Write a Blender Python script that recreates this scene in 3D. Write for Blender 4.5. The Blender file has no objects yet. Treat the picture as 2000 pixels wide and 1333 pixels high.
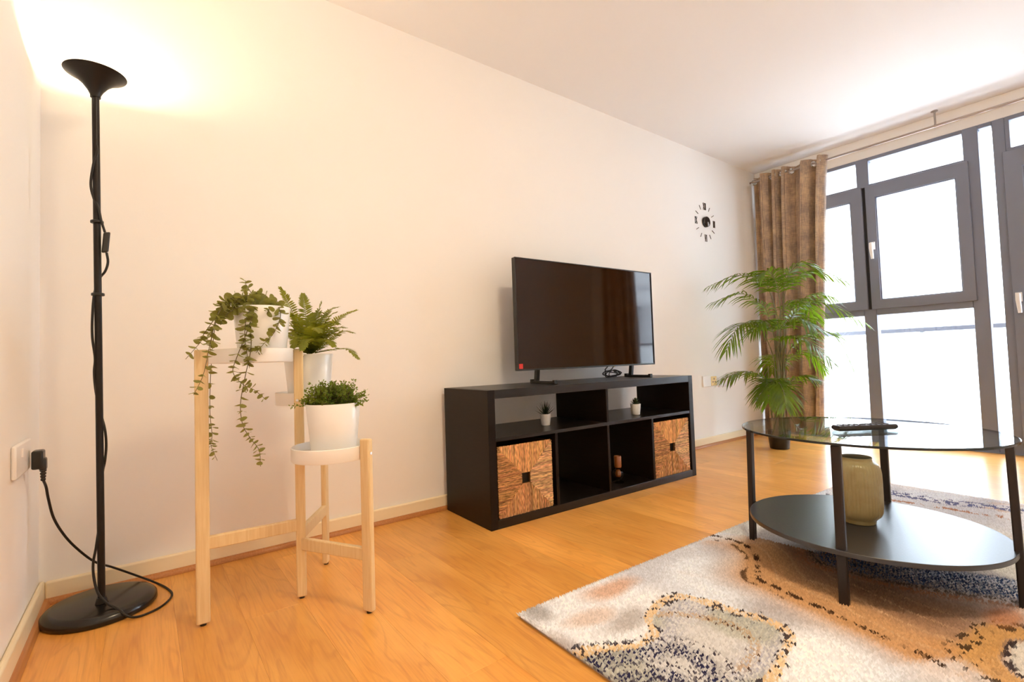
import bpy, bmesh, math, random
import numpy as np
from mathutils import Vector, Matrix, Euler

sc = bpy.context.scene
COL = sc.collection
R = math.radians
random.seed(7)

# ------------------------------------------------------------------ camera, sky, exposure
cam_d = bpy.data.cameras.new('camera')
cam_d.sensor_width = 36.0
cam_d.lens = 17.178
cam_d.clip_start = 0.02
cam = bpy.data.objects.new('camera', cam_d)
COL.objects.link(cam)
YAW, PITCH, ROLL = R(37.088), R(2.2048), R(-1.8806)
_f = Vector((math.cos(PITCH) * math.sin(YAW), math.cos(PITCH) * math.cos(YAW), math.sin(PITCH)))
_r0 = Vector((math.cos(YAW), -math.sin(YAW), 0)); _u0 = _r0.cross(_f)
_r = math.cos(ROLL) * _r0 + math.sin(ROLL) * _u0
_u = -math.sin(ROLL) * _r0 + math.cos(ROLL) * _u0
m = Matrix.Identity(4)
for i in range(3):
    m[i][0], m[i][1], m[i][2] = _r[i], _u[i], -_f[i]
m[0][3], m[1][3], m[2][3] = 0.2685, -2.1615, 0.7307
cam.matrix_world = m
sc.camera = cam

SKY_STRENGTH = 14.3
BULB_STRENGTH = 440.0
FILL_STRENGTH = 88.0
w = bpy.data.worlds.new('sky'); sc.world = w; w.use_nodes = True
bg = w.node_tree.nodes['Background']
bg.inputs[0].default_value = (0.81, 0.91, 1.05, 1); bg.inputs[1].default_value = SKY_STRENGTH

vs = sc.view_settings
vs.view_transform = 'Standard'; vs.look = 'None'; vs.gamma = 1.0; vs.use_curve_mapping = False
vs.exposure = 0.0
sc.cycles.max_bounces = 14; sc.cycles.diffuse_bounces = 8; sc.cycles.transparent_max_bounces = 16

# ------------------------------------------------------------------ materials
def mat(name, base, rough=0.5, spec=0.5, metal=0.0, noise=None, bump=None, emis=None, coat=0.0):
    """noise = (second colour, scale, stretch xyz); bump = (scale, strength)"""
    M = bpy.data.materials.new(name); M.use_nodes = True
    nt = M.node_tree; b = nt.nodes['Principled BSDF']
    b.inputs['Base Color'].default_value = (*base, 1)
    b.inputs['Roughness'].default_value = rough
    b.inputs['Specular IOR Level'].default_value = spec
    b.inputs['Metallic'].default_value = metal
    if coat: b.inputs['Coat Weight'].default_value = coat; b.inputs['Coat Roughness'].default_value = 0.08
    if noise or bump:
        tc = nt.nodes.new('ShaderNodeTexCoord')
    if noise:
        c2, s, st = noise
        mp = nt.nodes.new('ShaderNodeMapping'); mp.inputs['Scale'].default_value = st
        n = nt.nodes.new('ShaderNodeTexNoise'); n.inputs['Scale'].default_value = s; n.inputs['Detail'].default_value = 5
        mx = nt.nodes.new('ShaderNodeMix'); mx.data_type = 'RGBA'
        mx.inputs[6].default_value = (*base, 1); mx.inputs[7].default_value = (*c2, 1)
        rp = nt.nodes.new('ShaderNodeMapRange'); rp.inputs[1].default_value = 0.3; rp.inputs[2].default_value = 0.7
        nt.links.new(tc.outputs['Object'], mp.inputs[0]); nt.links.new(mp.outputs[0], n.inputs['Vector'])
        nt.links.new(n.outputs[0], rp.inputs[0]); nt.links.new(rp.outputs[0], mx.inputs[0])
        nt.links.new(mx.outputs[2], b.inputs['Base Color'])
    if bump:
        n2 = nt.nodes.new('ShaderNodeTexNoise'); n2.inputs['Scale'].default_value = bump[0]; n2.inputs['Detail'].default_value = 4
        bp = nt.nodes.new('ShaderNodeBump'); bp.inputs['Strength'].default_value = bump[1]; bp.inputs['Distance'].default_value = 0.002
        nt.links.new(tc.outputs['Object'], n2.inputs['Vector']); nt.links.new(n2.outputs[0], bp.inputs['Height'])
        nt.links.new(bp.outputs[0], b.inputs['Normal'])
    if emis:
        b.inputs['Emission Color'].default_value = (*emis[0], 1); b.inputs['Emission Strength'].default_value = emis[1]
    return M

def leaf_mat(name, c1, c2, trans=0.35, rough=0.35, spec=0.5):
    M = mat(name, c1, rough, spec, noise=(c2, 9.0, (1, 1, 1)))
    nt = M.node_tree; b = nt.nodes['Principled BSDF']; out = nt.nodes['Material Output']
    tr = nt.nodes.new('ShaderNodeBsdfTranslucent')
    tr.inputs[0].default_value = (min(1, c2[0] * 2.6), min(1, c2[1] * 2.6), c2[2] * 1.2, 1)
    mx = nt.nodes.new('ShaderNodeMixShader'); mx.inputs[0].default_value = trans
    nt.links.new(b.outputs[0], mx.inputs[1]); nt.links.new(tr.outputs[0], mx.inputs[2]); nt.links.new(mx.outputs[0], out.inputs[0])
    return M

def pane_mat(name, tint, ior=1.45, rough=0.0):
    """a thin sheet of clear glass: tinted transmission with a Fresnel mirror on top"""
    M = bpy.data.materials.new(name); M.use_nodes = True; nt = M.node_tree
    nt.nodes.remove(nt.nodes['Principled BSDF']); out = nt.nodes['Material Output']
    t = nt.nodes.new('ShaderNodeBsdfTransparent'); t.inputs[0].default_value = (*tint, 1)
    g = nt.nodes.new('ShaderNodeBsdfGlossy'); g.inputs['Roughness'].default_value = rough
    # Schlick reflectance from |N.I|, the same from both faces of the sheet
    ge = nt.nodes.new('ShaderNodeNewGeometry'); dt = nt.nodes.new('ShaderNodeVectorMath'); dt.operation = 'DOT_PRODUCT'
    nt.links.new(ge.outputs['Normal'], dt.inputs[0]); nt.links.new(ge.outputs['Incoming'], dt.inputs[1])
    def mth(op, a, b):
        n = nt.nodes.new('ShaderNodeMath'); n.operation = op; n.use_clamp = op == 'SUBTRACT'
        for i, v in enumerate((a, b)):
            if v is None: continue
            if isinstance(v, float): n.inputs[i].default_value = v
            else: nt.links.new(v, n.inputs[i])
        return n.outputs[0]
    f0 = ((ior - 1) / (ior + 1)) ** 2
    q = mth('POWER', mth('SUBTRACT', 1.0, mth('ABSOLUTE', dt.outputs['Value'], None)), 5.0)
    fac = mth('ADD', mth('MULTIPLY', q, 1 - f0), f0)
    mx = nt.nodes.new('ShaderNodeMixShader')
    nt.links.new(fac, mx.inputs[0]); nt.links.new(t.outputs[0], mx.inputs[1]); nt.links.new(g.outputs[0], mx.inputs[2])
    nt.links.new(mx.outputs[0], out.inputs[0])
    return M

def wood_floor_mat():
    M = bpy.data.materials.new('laminate'); M.use_nodes = True; nt = M.node_tree; N = nt.nodes.new; Lk = nt.links.new
    b = nt.nodes['Principled BSDF']
    tc = N('ShaderNodeTexCoord'); oi = N('ShaderNodeObjectInfo')
    off = N('ShaderNodeVectorMath'); off.operation = 'SCALE'; off.inputs[0].default_value = (13.0, 37.0, 5.0)
    Lk(oi.outputs['Random'], off.inputs['Scale'])
    ad = N('ShaderNodeVectorMath'); ad.operation = 'ADD'; Lk(tc.outputs['Object'], ad.inputs[0]); Lk(off.outputs[0], ad.inputs[1])
    m1 = N('ShaderNodeMapping'); m1.inputs['Scale'].default_value = (7.0, 1.0, 1.0); Lk(ad.outputs[0], m1.inputs[0])
    n1 = N('ShaderNodeTexNoise'); n1.inputs['Scale'].default_value = 1.3; n1.inputs['Detail'].default_value = 2.5; n1.inputs['Distortion'].default_value = 0.5
    Lk(m1.outputs[0], n1.inputs['Vector'])
    mu = N('ShaderNodeMath'); mu.operation = 'MULTIPLY'; mu.inputs[1].default_value = 62; Lk(n1.outputs[0], mu.inputs[0])
    si = N('ShaderNodeMath'); si.operation = 'SINE'; Lk(mu.outputs[0], si.inputs[0])
    rg = N('ShaderNodeMapRange'); rg.inputs[1].default_value = 0.45; rg.inputs[2].default_value = 1.0; Lk(si.outputs[0], rg.inputs[0])
    m2 = N('ShaderNodeMapping'); m2.inputs['Scale'].default_value = (140.0, 5.0, 1.0); Lk(ad.outputs[0], m2.inputs[0])
    n2 = N('ShaderNodeTexNoise'); n2.inputs['Scale'].default_value = 1.6; n2.inputs['Detail'].default_value = 5; Lk(m2.outputs[0], n2.inputs['Vector'])
    m3 = N('ShaderNodeMapping'); m3.inputs['Scale'].default_value = (5.0, 1.6, 1.0); Lk(ad.outputs[0], m3.inputs[0])
    n3 = N('ShaderNodeTexNoise'); n3.inputs['Scale'].default_value = 2.0; n3.inputs['Detail'].default_value = 3; Lk(m3.outputs[0], n3.inputs['Vector'])
    c1 = N('ShaderNodeMix'); c1.data_type = 'RGBA'; c1.inputs[6].default_value = (0.82, 0.41, 0.095, 1); c1.inputs[7].default_value = (0.69, 0.305, 0.058, 1)
    r3 = N('ShaderNodeMapRange'); r3.inputs[1].default_value = 0.35; r3.inputs[2].default_value = 0.7; Lk(n3.outputs[0], r3.inputs[0]); Lk(r3.outputs[0], c1.inputs[0])
    c2 = N('ShaderNodeMix'); c2.data_type = 'RGBA'; c2.inputs[7].default_value = (0.42, 0.145, 0.03, 1); Lk(c1.outputs[2], c2.inputs[6])
    f1 = N('ShaderNodeMath'); f1.operation = 'MULTIPLY'; f1.inputs[1].default_value = 0.20; Lk(rg.outputs[0], f1.inputs[0])
    fb = N('ShaderNodeMapRange'); fb.inputs[1].default_value = 0.45; fb.inputs[2].default_value = 0.75; fb.inputs[4].default_value = 0.28; Lk(n2.outputs[0], fb.inputs[0])
    f2 = N('ShaderNodeMath'); f2.operation = 'ADD'; Lk(f1.outputs[0], f2.inputs[0]); Lk(fb.outputs[0], f2.inputs[1]); Lk(f2.outputs[0], c2.inputs[0])
    hs = N('ShaderNodeHueSaturation'); rv = N('ShaderNodeMapRange'); rv.inputs[3].default_value = 0.90; rv.inputs[4].default_value = 1.10
    Lk(oi.outputs['Random'], rv.inputs[0]); Lk(rv.outputs[0], hs.inputs['Value']); Lk(c2.outputs[2], hs.inputs['Color'])
    Lk(hs.outputs[0], b.inputs['Base Color'])
    b.inputs['Roughness'].default_value = 0.30; b.inputs['Specular IOR Level'].default_value = 0.5
    bp = N('ShaderNodeBump'); bp.inputs['Strength'].default_value = 0.05; bp.inputs['Distance'].default_value = 0.001
    Lk(n2.outputs[0], bp.inputs['Height']); Lk(bp.outputs[0], b.inputs['Normal'])
    return M

def attr_mat(name, rough=0.9, spec=0.1, bump=None):
    M = mat(name, (0.5, 0.5, 0.5), rough, spec, bump=bump); nt = M.node_tree
    a = nt.nodes.new('ShaderNodeAttribute'); a.attribute_name = 'tint'
    nt.links.new(a.outputs['Color'], nt.nodes['Principled BSDF'].inputs['Base Color'])
    return M

def curtain_mat():
    M = bpy.data.materials.new('woven_curtain'); M.use_nodes = True; nt = M.node_tree; N = nt.nodes.new; Lk = nt.links.new
    b = nt.nodes['Principled BSDF']; tc = N('ShaderNodeTexCoord')
    cols = []
    for st in ((60, 60, 900), (900, 900, 60)):
        mp = N('ShaderNodeMapping'); mp.inputs['Scale'].default_value = st; n = N('ShaderNodeTexNoise'); n.inputs['Scale'].default_value = 0.35; n.inputs['Detail'].default_value = 4
        Lk(tc.outputs['Object'], mp.inputs[0]); Lk(mp.outputs[0], n.inputs['Vector']); cols.append(n)
    pn = N('ShaderNodeTexNoise'); pn.inputs['Scale'].default_value = 9; pn.inputs['Detail'].default_value = 3; Lk(tc.outputs['Object'], pn.inputs['Vector'])
    a = N('ShaderNodeMath'); a.operation = 'ADD'; Lk(cols[0].outputs[0], a.inputs[0]); Lk(cols[1].outputs[0], a.inputs[1])
    a2 = N('ShaderNodeMath'); a2.operation = 'ADD'; Lk(a.outputs[0], a2.inputs[0]); Lk(pn.outputs[0], a2.inputs[1])
    r = N('ShaderNodeMapRange'); r.inputs[1].default_value = 1.25; r.inputs[2].default_value = 1.85; Lk(a2.outputs[0], r.inputs[0])
    mx = N('ShaderNodeMix'); mx.data_type = 'RGBA'; mx.inputs[6].default_value = (0.25, 0.18, 0.145, 1); mx.inputs[7].default_value = (0.64, 0.44, 0.255, 1)
    Lk(r.outputs[0], mx.inputs[0]); Lk(mx.outputs[2], b.inputs['Base Color'])
    b.inputs['Roughness'].default_value = 0.6; b.inputs['Sheen Weight'].default_value = 0.3
    return M

MT = dict(
    wall=mat('wall_paint', (0.88, 0.86, 0.83), 0.75, 0.25, bump=(180, 0.06)),
    ceiling=mat('ceiling_paint', (0.90, 0.88, 0.86), 0.85, 0.2),
    skirting=mat('cream_gloss', (0.88, 0.76, 0.53), 0.4, 0.4, bump=(40, 0.05)),
    beading=mat('beech_beading', (0.52, 0.22, 0.065), 0.35, 0.5, noise=((0.40, 0.15, 0.04), 6, (30, 1, 30))),
    floor=wood_floor_mat(),
    under=mat('underlay', (0.25, 0.10, 0.03), 0.8, 0.2),
    black=mat('black_lacquer', (0.010, 0.009, 0.009), 0.22, 0.5),
    blackm=mat('black_metal', (0.010, 0.007, 0.006), 0.36, 0.3),
    brackm=mat('dark_brown_metal', (0.016, 0.011, 0.011), 0.36, 0.4),
    shelfm=mat('satin_black_shelf', (0.020, 0.018, 0.021), 0.29, 0.9, bump=(260, 0.12)),
    plastic=mat('black_plastic', (0.010, 0.009, 0.008), 0.35, 0.5),
    cord=mat('black_rubber', (0.010, 0.008, 0.007), 0.5, 0.4),
    shade_in=mat('white_enamel', (0.85, 0.83, 0.78), 0.5, 0.4),
    bulb=mat('lit_bulb', (1, 0.85, 0.6), 0.3, 0.3, emis=((1.0, 0.81, 0.52), BULB_STRENGTH)),
    fill_dome=mat('fill_opal', (0.9, 0.85, 0.75), 0.4, 0.3, emis=((1.0, 0.79, 0.52), FILL_STRENGTH)),
    bamboo=mat('bamboo', (0.78, 0.60, 0.34), 0.42, 0.4, noise=((0.70, 0.50, 0.25), 4, (40, 40, 2.5))),
    whitep=mat('white_powder_steel', (0.86, 0.84, 0.80), 0.4, 0.4),
    pot=mat('white_glazed_pot', (0.86, 0.85, 0.82), 0.28, 0.5, coat=0.3),
    soil=mat('dark_soil', (0.03, 0.02, 0.012), 0.95, 0.1, bump=(90, 0.6)),
    euca=leaf_mat('eucalyptus_leaf', (0.12, 0.135, 0.045), (0.26, 0.25, 0.08), 0.22, 0.5, 0.3),
    euca_stem=mat('eucalyptus_stem', (0.16, 0.13, 0.06), 0.6, 0.3),
    fern=leaf_mat('fern_leaf', (0.05, 0.08, 0.009), (0.20, 0.21, 0.024), 0.35, 0.45, 0.35),
    thyme=leaf_mat('small_herb_leaf', (0.05, 0.09, 0.008), (0.15, 0.20, 0.020), 0.3, 0.5, 0.3),
    palm=leaf_mat('palm_leaf', (0.030, 0.058, 0.005), (0.095, 0.150, 0.010), 0.42, 0.25, 0.6),
    cane=mat('palm_cane', (0.16, 0.17, 0.06), 0.5, 0.4, noise=((0.24, 0.19, 0.09), 5, (2, 2, 14))),
    succ_dark=leaf_mat('dark_spiky_leaf', (0.010, 0.022, 0.010), (0.02, 0.04, 0.016), 0.08, 0.4),
    succ_olive=leaf_mat('olive_rosette_leaf', (0.03, 0.05, 0.015), (0.07, 0.09, 0.03), 0.08, 0.4),
    cab=mat('black_brown_veneer', (0.0115, 0.0055, 0.0033), 0.40, 0.2, noise=((0.006, 0.0035, 0.0025), 5, (2, 2, 40))),
    cabh=mat('black_brown_veneer_long', (0.0115, 0.0070, 0.0055), 0.33, 0.45, noise=((0.006, 0.004, 0.003), 5, (2, 40, 40))),
    straw=attr_mat('seagrass', 0.65, 0.3),
    basket_in=mat('basket_lining', (0.10, 0.05, 0.02), 0.9, 0.1),
    screen=mat('tv_screen', (0.018, 0.006, 0.001), 0.05, 0.34),
    sticker=mat('red_sticker', (0.65, 0.03, 0.015), 0.4, 0.4),
    glass=pane_mat('table_glass', (0.90, 0.955, 0.94), 1.5),
    glass_edge=mat('table_glass_edge', (0.008, 0.014, 0.016), 0.12, 0.5),
    pane=pane_mat('window_glass', (0.97, 0.98, 0.98), 1.4),
    frame=mat('grey_aluminium', (0.19, 0.21, 0.275), 0.45, 0.45),
    gasket=mat('dark_gasket', (0.02, 0.02, 0.025), 0.6, 0.3),
    whiteh=mat('white_handle', (0.85, 0.85, 0.84), 0.3, 0.5),
    white=mat('white_plastic', (0.84, 0.82, 0.80), 0.35, 0.5),
    yellow=mat('yellow_plastic', (0.80, 0.58, 0.20), 0.35, 0.5),
    curtain=curtain_mat(),
    chrome=mat('chrome', (0.75, 0.74, 0.72), 0.18, 0.5, 1.0),
    rod=mat('brushed_rod', (0.42, 0.36, 0.32), 0.35, 0.5, 1.0),
    clock=mat('clock_black', (0.014, 0.009, 0.007), 0.2, 0.5),
    clockm=mat('clock_mirror', (0.10, 0.08, 0.07), 0.25, 0.5, 0.6),
    silver=mat('silver_hand', (0.85, 0.85, 0.85), 0.25, 0.5, 0.7),
    vase=mat('stoneware', (0.31, 0.25, 0.125), 0.30, 0.5, noise=((0.26, 0.195, 0.085), 30, (1, 1, 1))),
    vase_in=mat('stoneware_inside', (0.16, 0.14, 0.10), 0.6, 0.3),
    remote=mat('remote_black', (0.014, 0.010, 0.010), 0.3, 0.5),
    rubber=mat('remote_button', (0.035, 0.028, 0.028), 0.6, 0.3),
    amber=mat('amber_glass', (0.25, 0.08, 0.015), 0.08, 0.6, coat=0.6),
    clearg=pane_mat('clear_globe', (0.80, 0.74, 0.66), 1.5),
    pile=attr_mat('rug_pile', 0.95, 0.05),
    backing=mat('rug_backing', (0.40, 0.35, 0.30), 0.95, 0.05),
    facade=mat('pale_render', (0.80, 0.80, 0.79), 0.8, 0.2),
    facade2=mat('pale_stone', (0.62, 0.62, 0.63), 0.8, 0.2),
    slab=mat('balcony_concrete', (0.72, 0.71, 0.70), 0.8, 0.2, bump=(30, 0.2)),
    rail=mat('weathered_handrail', (0.10, 0.10, 0.115), 0.5, 0.4),
    steel=mat('railing_steel', (0.35, 0.36, 0.38), 0.4, 0.5),
)

# ------------------------------------------------------------------ mesh helpers
class MB:
    def __init__(self): self.v = []; self.f = []; self.mi = []
    def add(self, vs_, fs, mi=0):
        o = len(self.v); self.v += [tuple(p) for p in vs_]
        for f in fs: self.f.append(tuple(o + i for i in f)); self.mi.append(mi)
        return self
    def obox(self, c, ax, ay, az, mi=0):
        c, ax, ay, az = Vector(c), Vector(ax), Vector(ay), Vector(az)
        vs_ = [c + sx * ax + sy * ay + sz * az for sz in (-1, 1) for sy in (-1, 1) for sx in (-1, 1)]
        return self.add(vs_, [(0, 2, 3, 1), (4, 5, 7, 6), (0, 1, 5, 4), (2, 6, 7, 3), (0, 4, 6, 2), (1, 3, 7, 5)], mi)
    def box(self, x0, x1, y0, y1, z0, z1, mi=0):
        return self.obox(((x0 + x1) / 2, (y0 + y1) / 2, (z0 + z1) / 2), ((x1 - x0) / 2, 0, 0), (0, (y1 - y0) / 2, 0), (0, 0, (z1 - z0) / 2), mi)
    def tube(self, pts, r, n=8, mi=0, caps=True):
        pts = [Vector(p) for p in pts]; k = len(pts)
        rs = r if isinstance(r, (list, tuple)) else [r] * k
        ref = None; rings = []
        for i, p in enumerate(pts):
            t = (pts[min(i + 1, k - 1)] - pts[max(i - 1, 0)]).normalized()
            if ref is None:
                ref = t.orthogonal().normalized()
            ref = (ref - ref.dot(t) * t)
            ref = ref.normalized() if ref.length > 1e-6 else t.orthogonal().normalized()
            b = t.cross(ref)
            rings.append([p + rs[i] * (math.cos(2 * math.pi * j / n) * ref + math.sin(2 * math.pi * j / n) * b) for j in range(n)])
        vs_ = [q for g in rings for q in g]; fs = []
        for i in range(k - 1):
            for j in range(n):
                a, b_ = i * n + j, i * n + (j + 1) % n
                fs.append((a, b_, b_ + n, a + n))
        if caps: fs += [tuple(range(n - 1, -1, -1)), tuple(range((k - 1) * n, k * n))]
        return self.add(vs_, fs, mi)
    def lathe(self, prof, n=40, c=(0, 0, 0), mi=0, rfun=None, axis=None):
        """prof: (r, z) list, open; r = 0 ends become poles"""
        vs_ = []; fs = []; idx = []
        for (r, z) in prof:
            if r <= 1e-7: idx.append([len(vs_)] * n); vs_.append((c[0], c[1], c[2] + z))
            else:
                row = []
                for j in range(n):
                    a = 2 * math.pi * j / n; rr = r * (rfun(a, z) if rfun else 1)
                    row.append(len(vs_)); vs_.append((c[0] + rr * math.cos(a), c[1] + rr * math.sin(a), c[2] + z))
                idx.append(row)
        for i in range(len(prof) - 1):
            for j in range(n):
                q = [idx[i][j], idx[i][(j + 1) % n], idx[i + 1][(j + 1) % n], idx[i + 1][j]]
                q2 = []
                for x in q:
                    if x not in q2: q2.append(x)
                if len(q2) >= 3: fs.append(tuple(q2))
        return self.add(vs_, fs, mi)
    def prism(self, poly, z0, z1, mi=0, mi_side=None):
        n = len(poly)
        self.add([(x, y, z0) for x, y in poly] + [(x, y, z1) for x, y in poly], [tuple(range(n - 1, -1, -1)), tuple(range(n, 2 * n))], mi)
        o = len(self.v) - 2 * n
        for j in range(n):
            self.f.append((o + j, o + (j + 1) % n, o + n + (j + 1) % n, o + n + j)); self.mi.append(mi if mi_side is None else mi_side)
        return self
    def build(self, name, mats, parent=None, smooth=True, bevel=0.0, loc=None, local=False, angle=38, seg=2, solid=0.0):
        mats = mats if isinstance(mats, (list, tuple)) else [mats]
        off = Vector((0, 0, 0))
        if loc is not None: off = Vector(loc)
        if parent is not None and not local:
            p = parent
            while p is not None: off += p.location; p = p.parent
        me = bpy.data.meshes.new(name)
        me.from_pydata([(v[0] - off[0], v[1] - off[1], v[2] - off[2]) for v in self.v], [], self.f)
        for M in mats: me.materials.append(M)
        if len(mats) > 1: me.polygons.foreach_set('material_index', self.mi)
        if smooth:
            me.polygons.foreach_set('use_smooth', [True] * len(me.polygons))
            me.set_sharp_from_angle(angle=R(angle))
        me.validate(); me.update()
        o = bpy.data.objects.new(name, me); COL.objects.link(o)
        if loc is not None: o.location = loc
        if parent is not None: o.parent = parent
        if solid:
            md = o.modifiers.new('thickness', 'SOLIDIFY'); md.thickness = solid; md.offset = 0
        if bevel:
            md = o.modifiers.new('bevel', 'BEVEL'); md.width = bevel; md.segments = seg; md.limit_method = 'ANGLE'; md.angle_limit = R(40)
            md.harden_normals = False
        return o

def thing(name, label, cat, loc=(0, 0, 0), rz=0.0, group=None, kind=None):
    o = bpy.data.objects.new(name, None); COL.objects.link(o); o.empty_display_size = 0.05
    o.location = loc; o.rotation_euler = (0, 0, rz)
    if label: o['label'] = label
    if cat: o['category'] = cat
    if group: o['group'] = group
    if kind: o['kind'] = kind
    return o
def tag(o, label, cat, group=None, kind=None):
    o['label'] = label; o['category'] = cat
    if group: o['group'] = group
    if kind: o['kind'] = kind
    return o
def struct(o):
    o['kind'] = 'structure'; return o
def spline(pts, n):
    P = [Vector(p) for p in pts]; P = [2 * P[0] - P[1]] + P + [2 * P[-1] - P[-2]]
    k = len(P) - 3; out = []
    for i in range(n):
        s = i / (n - 1) * k; a = min(int(s), k - 1); t = s - a
        p0, p1, p2, p3 = P[a:a + 4]
        out.append(0.5 * ((2 * p1) + (-p0 + p2) * t + (2 * p0 - 5 * p1 + 4 * p2 - p3) * t * t + (-p0 + 3 * p1 - 3 * p2 + p3) * t ** 3))
    return out
def ellipse(cx, cy, a, b, th, n):
    return [(cx + a * math.cos(t) * math.cos(th) - b * math.sin(t) * math.sin(th), cy + a * math.cos(t) * math.sin(th) + b * math.sin(t) * math.cos(th)) for t in (2 * math.pi * i / n for i in range(n))]

# ------------------------------------------------------------------ the room
L, H, WY, FY = 4.84, 2.384, 0.03, -2.88
XR = L + 0.12
fl = struct(MB().box(-0.15, L + 0.05, FY - 0.1, WY + 0.1, -0.10, -0.0125).build('floor', MT['under'], smooth=False))
x = -0.137; col_i = 0
while x < L + 0.02:
    x0, x1 = max(x, 0.0) + 0.0001, min(x + 0.16, L + 0.03) - 0.0001
    y = WY + (0.017 if col_i == 6 else (col_i * 0.437 + 0.1) % 1.2)
    while y > FY:
        y0, y1 = max(y - 1.2, FY) + 0.0001, min(y, WY) - 0.0001
        if y1 - y0 > 0.02 and x1 - x0 > 0.01:
            c = ((x0 + x1) / 2, (y0 + y1) / 2, 0)
            e = 0.00035
            mb = MB()
            vs_ = [(x0, y0, -0.012), (x1, y0, -0.012), (x1, y1, -0.012), (x0, y1, -0.012),
                   (x0, y0, -e), (x1, y0, -e), (x1, y1, -e), (x0, y1, -e),
                   (x0 + e, y0 + e, 0), (x1 - e, y0 + e, 0), (x1 - e, y1 - e, 0), (x0 + e, y1 - e, 0)]
            fs = [(3, 2, 1, 0), (8, 9, 10, 11)] + [(i, (i + 1) % 4, 4 + (i + 1) % 4, 4 + i) for i in range(4)] + [(4 + i, 4 + (i + 1) % 4, 8 + (i + 1) % 4, 8 + i) for i in range(4)]
            mb.add(vs_, fs)
            o = mb.build('plank', MT['floor'], smooth=False, loc=c); o.parent = fl
        y -= 1.2
    x += 0.16; col_i += 1

struct(MB().box(-0.15, L + 0.3, FY - 0.1, WY + 0.15, H, H + 0.12).build('ceiling', MT['ceiling'], smooth=False))
struct(MB().box(-0.15, L + 0.3, WY, WY + 0.12, -0.1, H).build('wall_back', MT['wall'], smooth=False))
struct(MB().box(-0.15, 0, FY - 0.1, WY, -0.1, H).build('wall_left', MT['wall'], smooth=False))
struct(MB().box(0, L + 0.3, FY - 0.12, FY, -0.1, H).build('wall_front', MT['wall'], smooth=False))
wr = MB()
wr.box(L - 0.002, XR + 0.1, -0.03, WY, -0.1, H)               # pier beside the curtain
wr.box(L - 0.002, XR + 0.1, FY, -2.42, -0.1, H)               # pier beyond the door
wr.box(L, XR + 0.1, -2.42, -0.03, 2.2335, H)          # lintel
struct(wr.build('wall_right', MT['wall'], smooth=False))
struct(MB().box(L - 0.03, L + 0.001, FY + 0.001, WY - 0.001, 2.305, H - 0.001).build('trim_1', MT['wall'], smooth=False, bevel=0.003))

# skirting boards and beading
def skirting(name, x0, x1, y0, y1, z1): return struct(MB().box(x0, x1, y0, y1, 0.0, z1).build(name, MT['skirting'], bevel=0.006, smooth=True))
skirting('baseboard_back', 0.016, L - 0.004, WY - 0.016, WY - 0.0005, 0.070)
skirting('baseboard_left', 0.0005, 0.016, FY + 0.001, WY - 0.0005, 0.072)
skirting('baseboard_front', 0.016, L - 0.004, FY + 0.0005, FY + 0.016, 0.070)
def bead(name, a, b, nx, ny):
    mb = MB(); k = 6; prof = [(0, 0)] + [(0.015 * math.cos(i * math.pi / 2 / k), 0.018 * math.sin(i * math.pi / 2 / k)) for i in range(k + 1)]
    n = len(prof); va = [(a[0] + nx * p, a[1] + ny * p, 0.0005 + z) for p, z in prof]; vb = [(b[0] + nx * p, b[1] + ny * p, 0.0005 + z) for p, z in prof]
    fs = [(i, (i + 1) % n, n + (i + 1) % n, n + i) for i in range(n)] + [tuple(range(n - 1, -1, -1)), tuple(range(n, 2 * n))]
    return struct(mb.add(va + vb, fs).build(name, MT['beading']))
bead('trim_2', (0.016, WY - 0.016), (L - 0.004, WY - 0.016), 0, -1)
bead('trim_3', (0.016, FY + 0.002), (0.016, WY - 0.018), 1, 0)

# ------------------------------------------------------------------ window and balcony door
win = struct(thing('window_1', None, None, (L, -0.8, 0.0)))
XF0, XF1 = L - 0.008, L + 0.065
def fr(mb, y0, y1, z0, z1, x0=XF0, x1=XF1): mb.box(x0, x1, min(y0, y1), max(y0, y1), z0, z1)
def bars(name, parent, rects, mat_, x0=XF0, x1=XF1, bevel=0.004):
    for (y0, y1, z0, z1) in rects:
        mb = MB(); fr(mb, y0, y1, z0, z1, x0, x1); mb.build(name, mat_, parent, bevel=bevel)
ZT = 2.2335
bars('frame_bar', win, [(-0.03, -0.085, 0.0, ZT), (-0.765, -0.848, 0.0, ZT), (-1.403, -1.484, 0.0, ZT),
                        (-0.085, -0.765, 2.205, ZT), (-0.848, -1.403, 2.205, ZT), (-1.484, -1.553, 2.205, ZT),
                        (-0.085, -0.765, 0.0, 0.08), (-0.848, -1.403, 0.0, 0.08), (-1.484, -1.553, 0.0, 0.08),
                        (-0.085, -0.765, 1.98, 2.02), (-0.848, -1.403, 1.98, 2.02),
                        (-0.085, -0.765, 0.985, 1.05), (-0.848, -1.403, 0.985, 1.05)], MT['frame'])
def pane(parent, y0, y1, z0, z1, x=L + 0.03):
    MB().box(x - 0.003, x + 0.003, min(y0, y1) - 0.004, max(y0, y1) + 0.004, z0 - 0.004, z1 + 0.004).build('pane', MT['pane'], parent, smooth=False)
for y0, y1, z0, z1 in [(-0.085, -0.765, 2.02, 2.205), (-0.848, -1.403, 2.02, 2.205), (-0.085, -0.765, 0.08, 0.985), (-0.848, -1.403, 0.08, 0.985), (-1.484, -1.553, 0.08, 2.205)]:
    pane(win, y0, y1, z0, z1)
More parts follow.
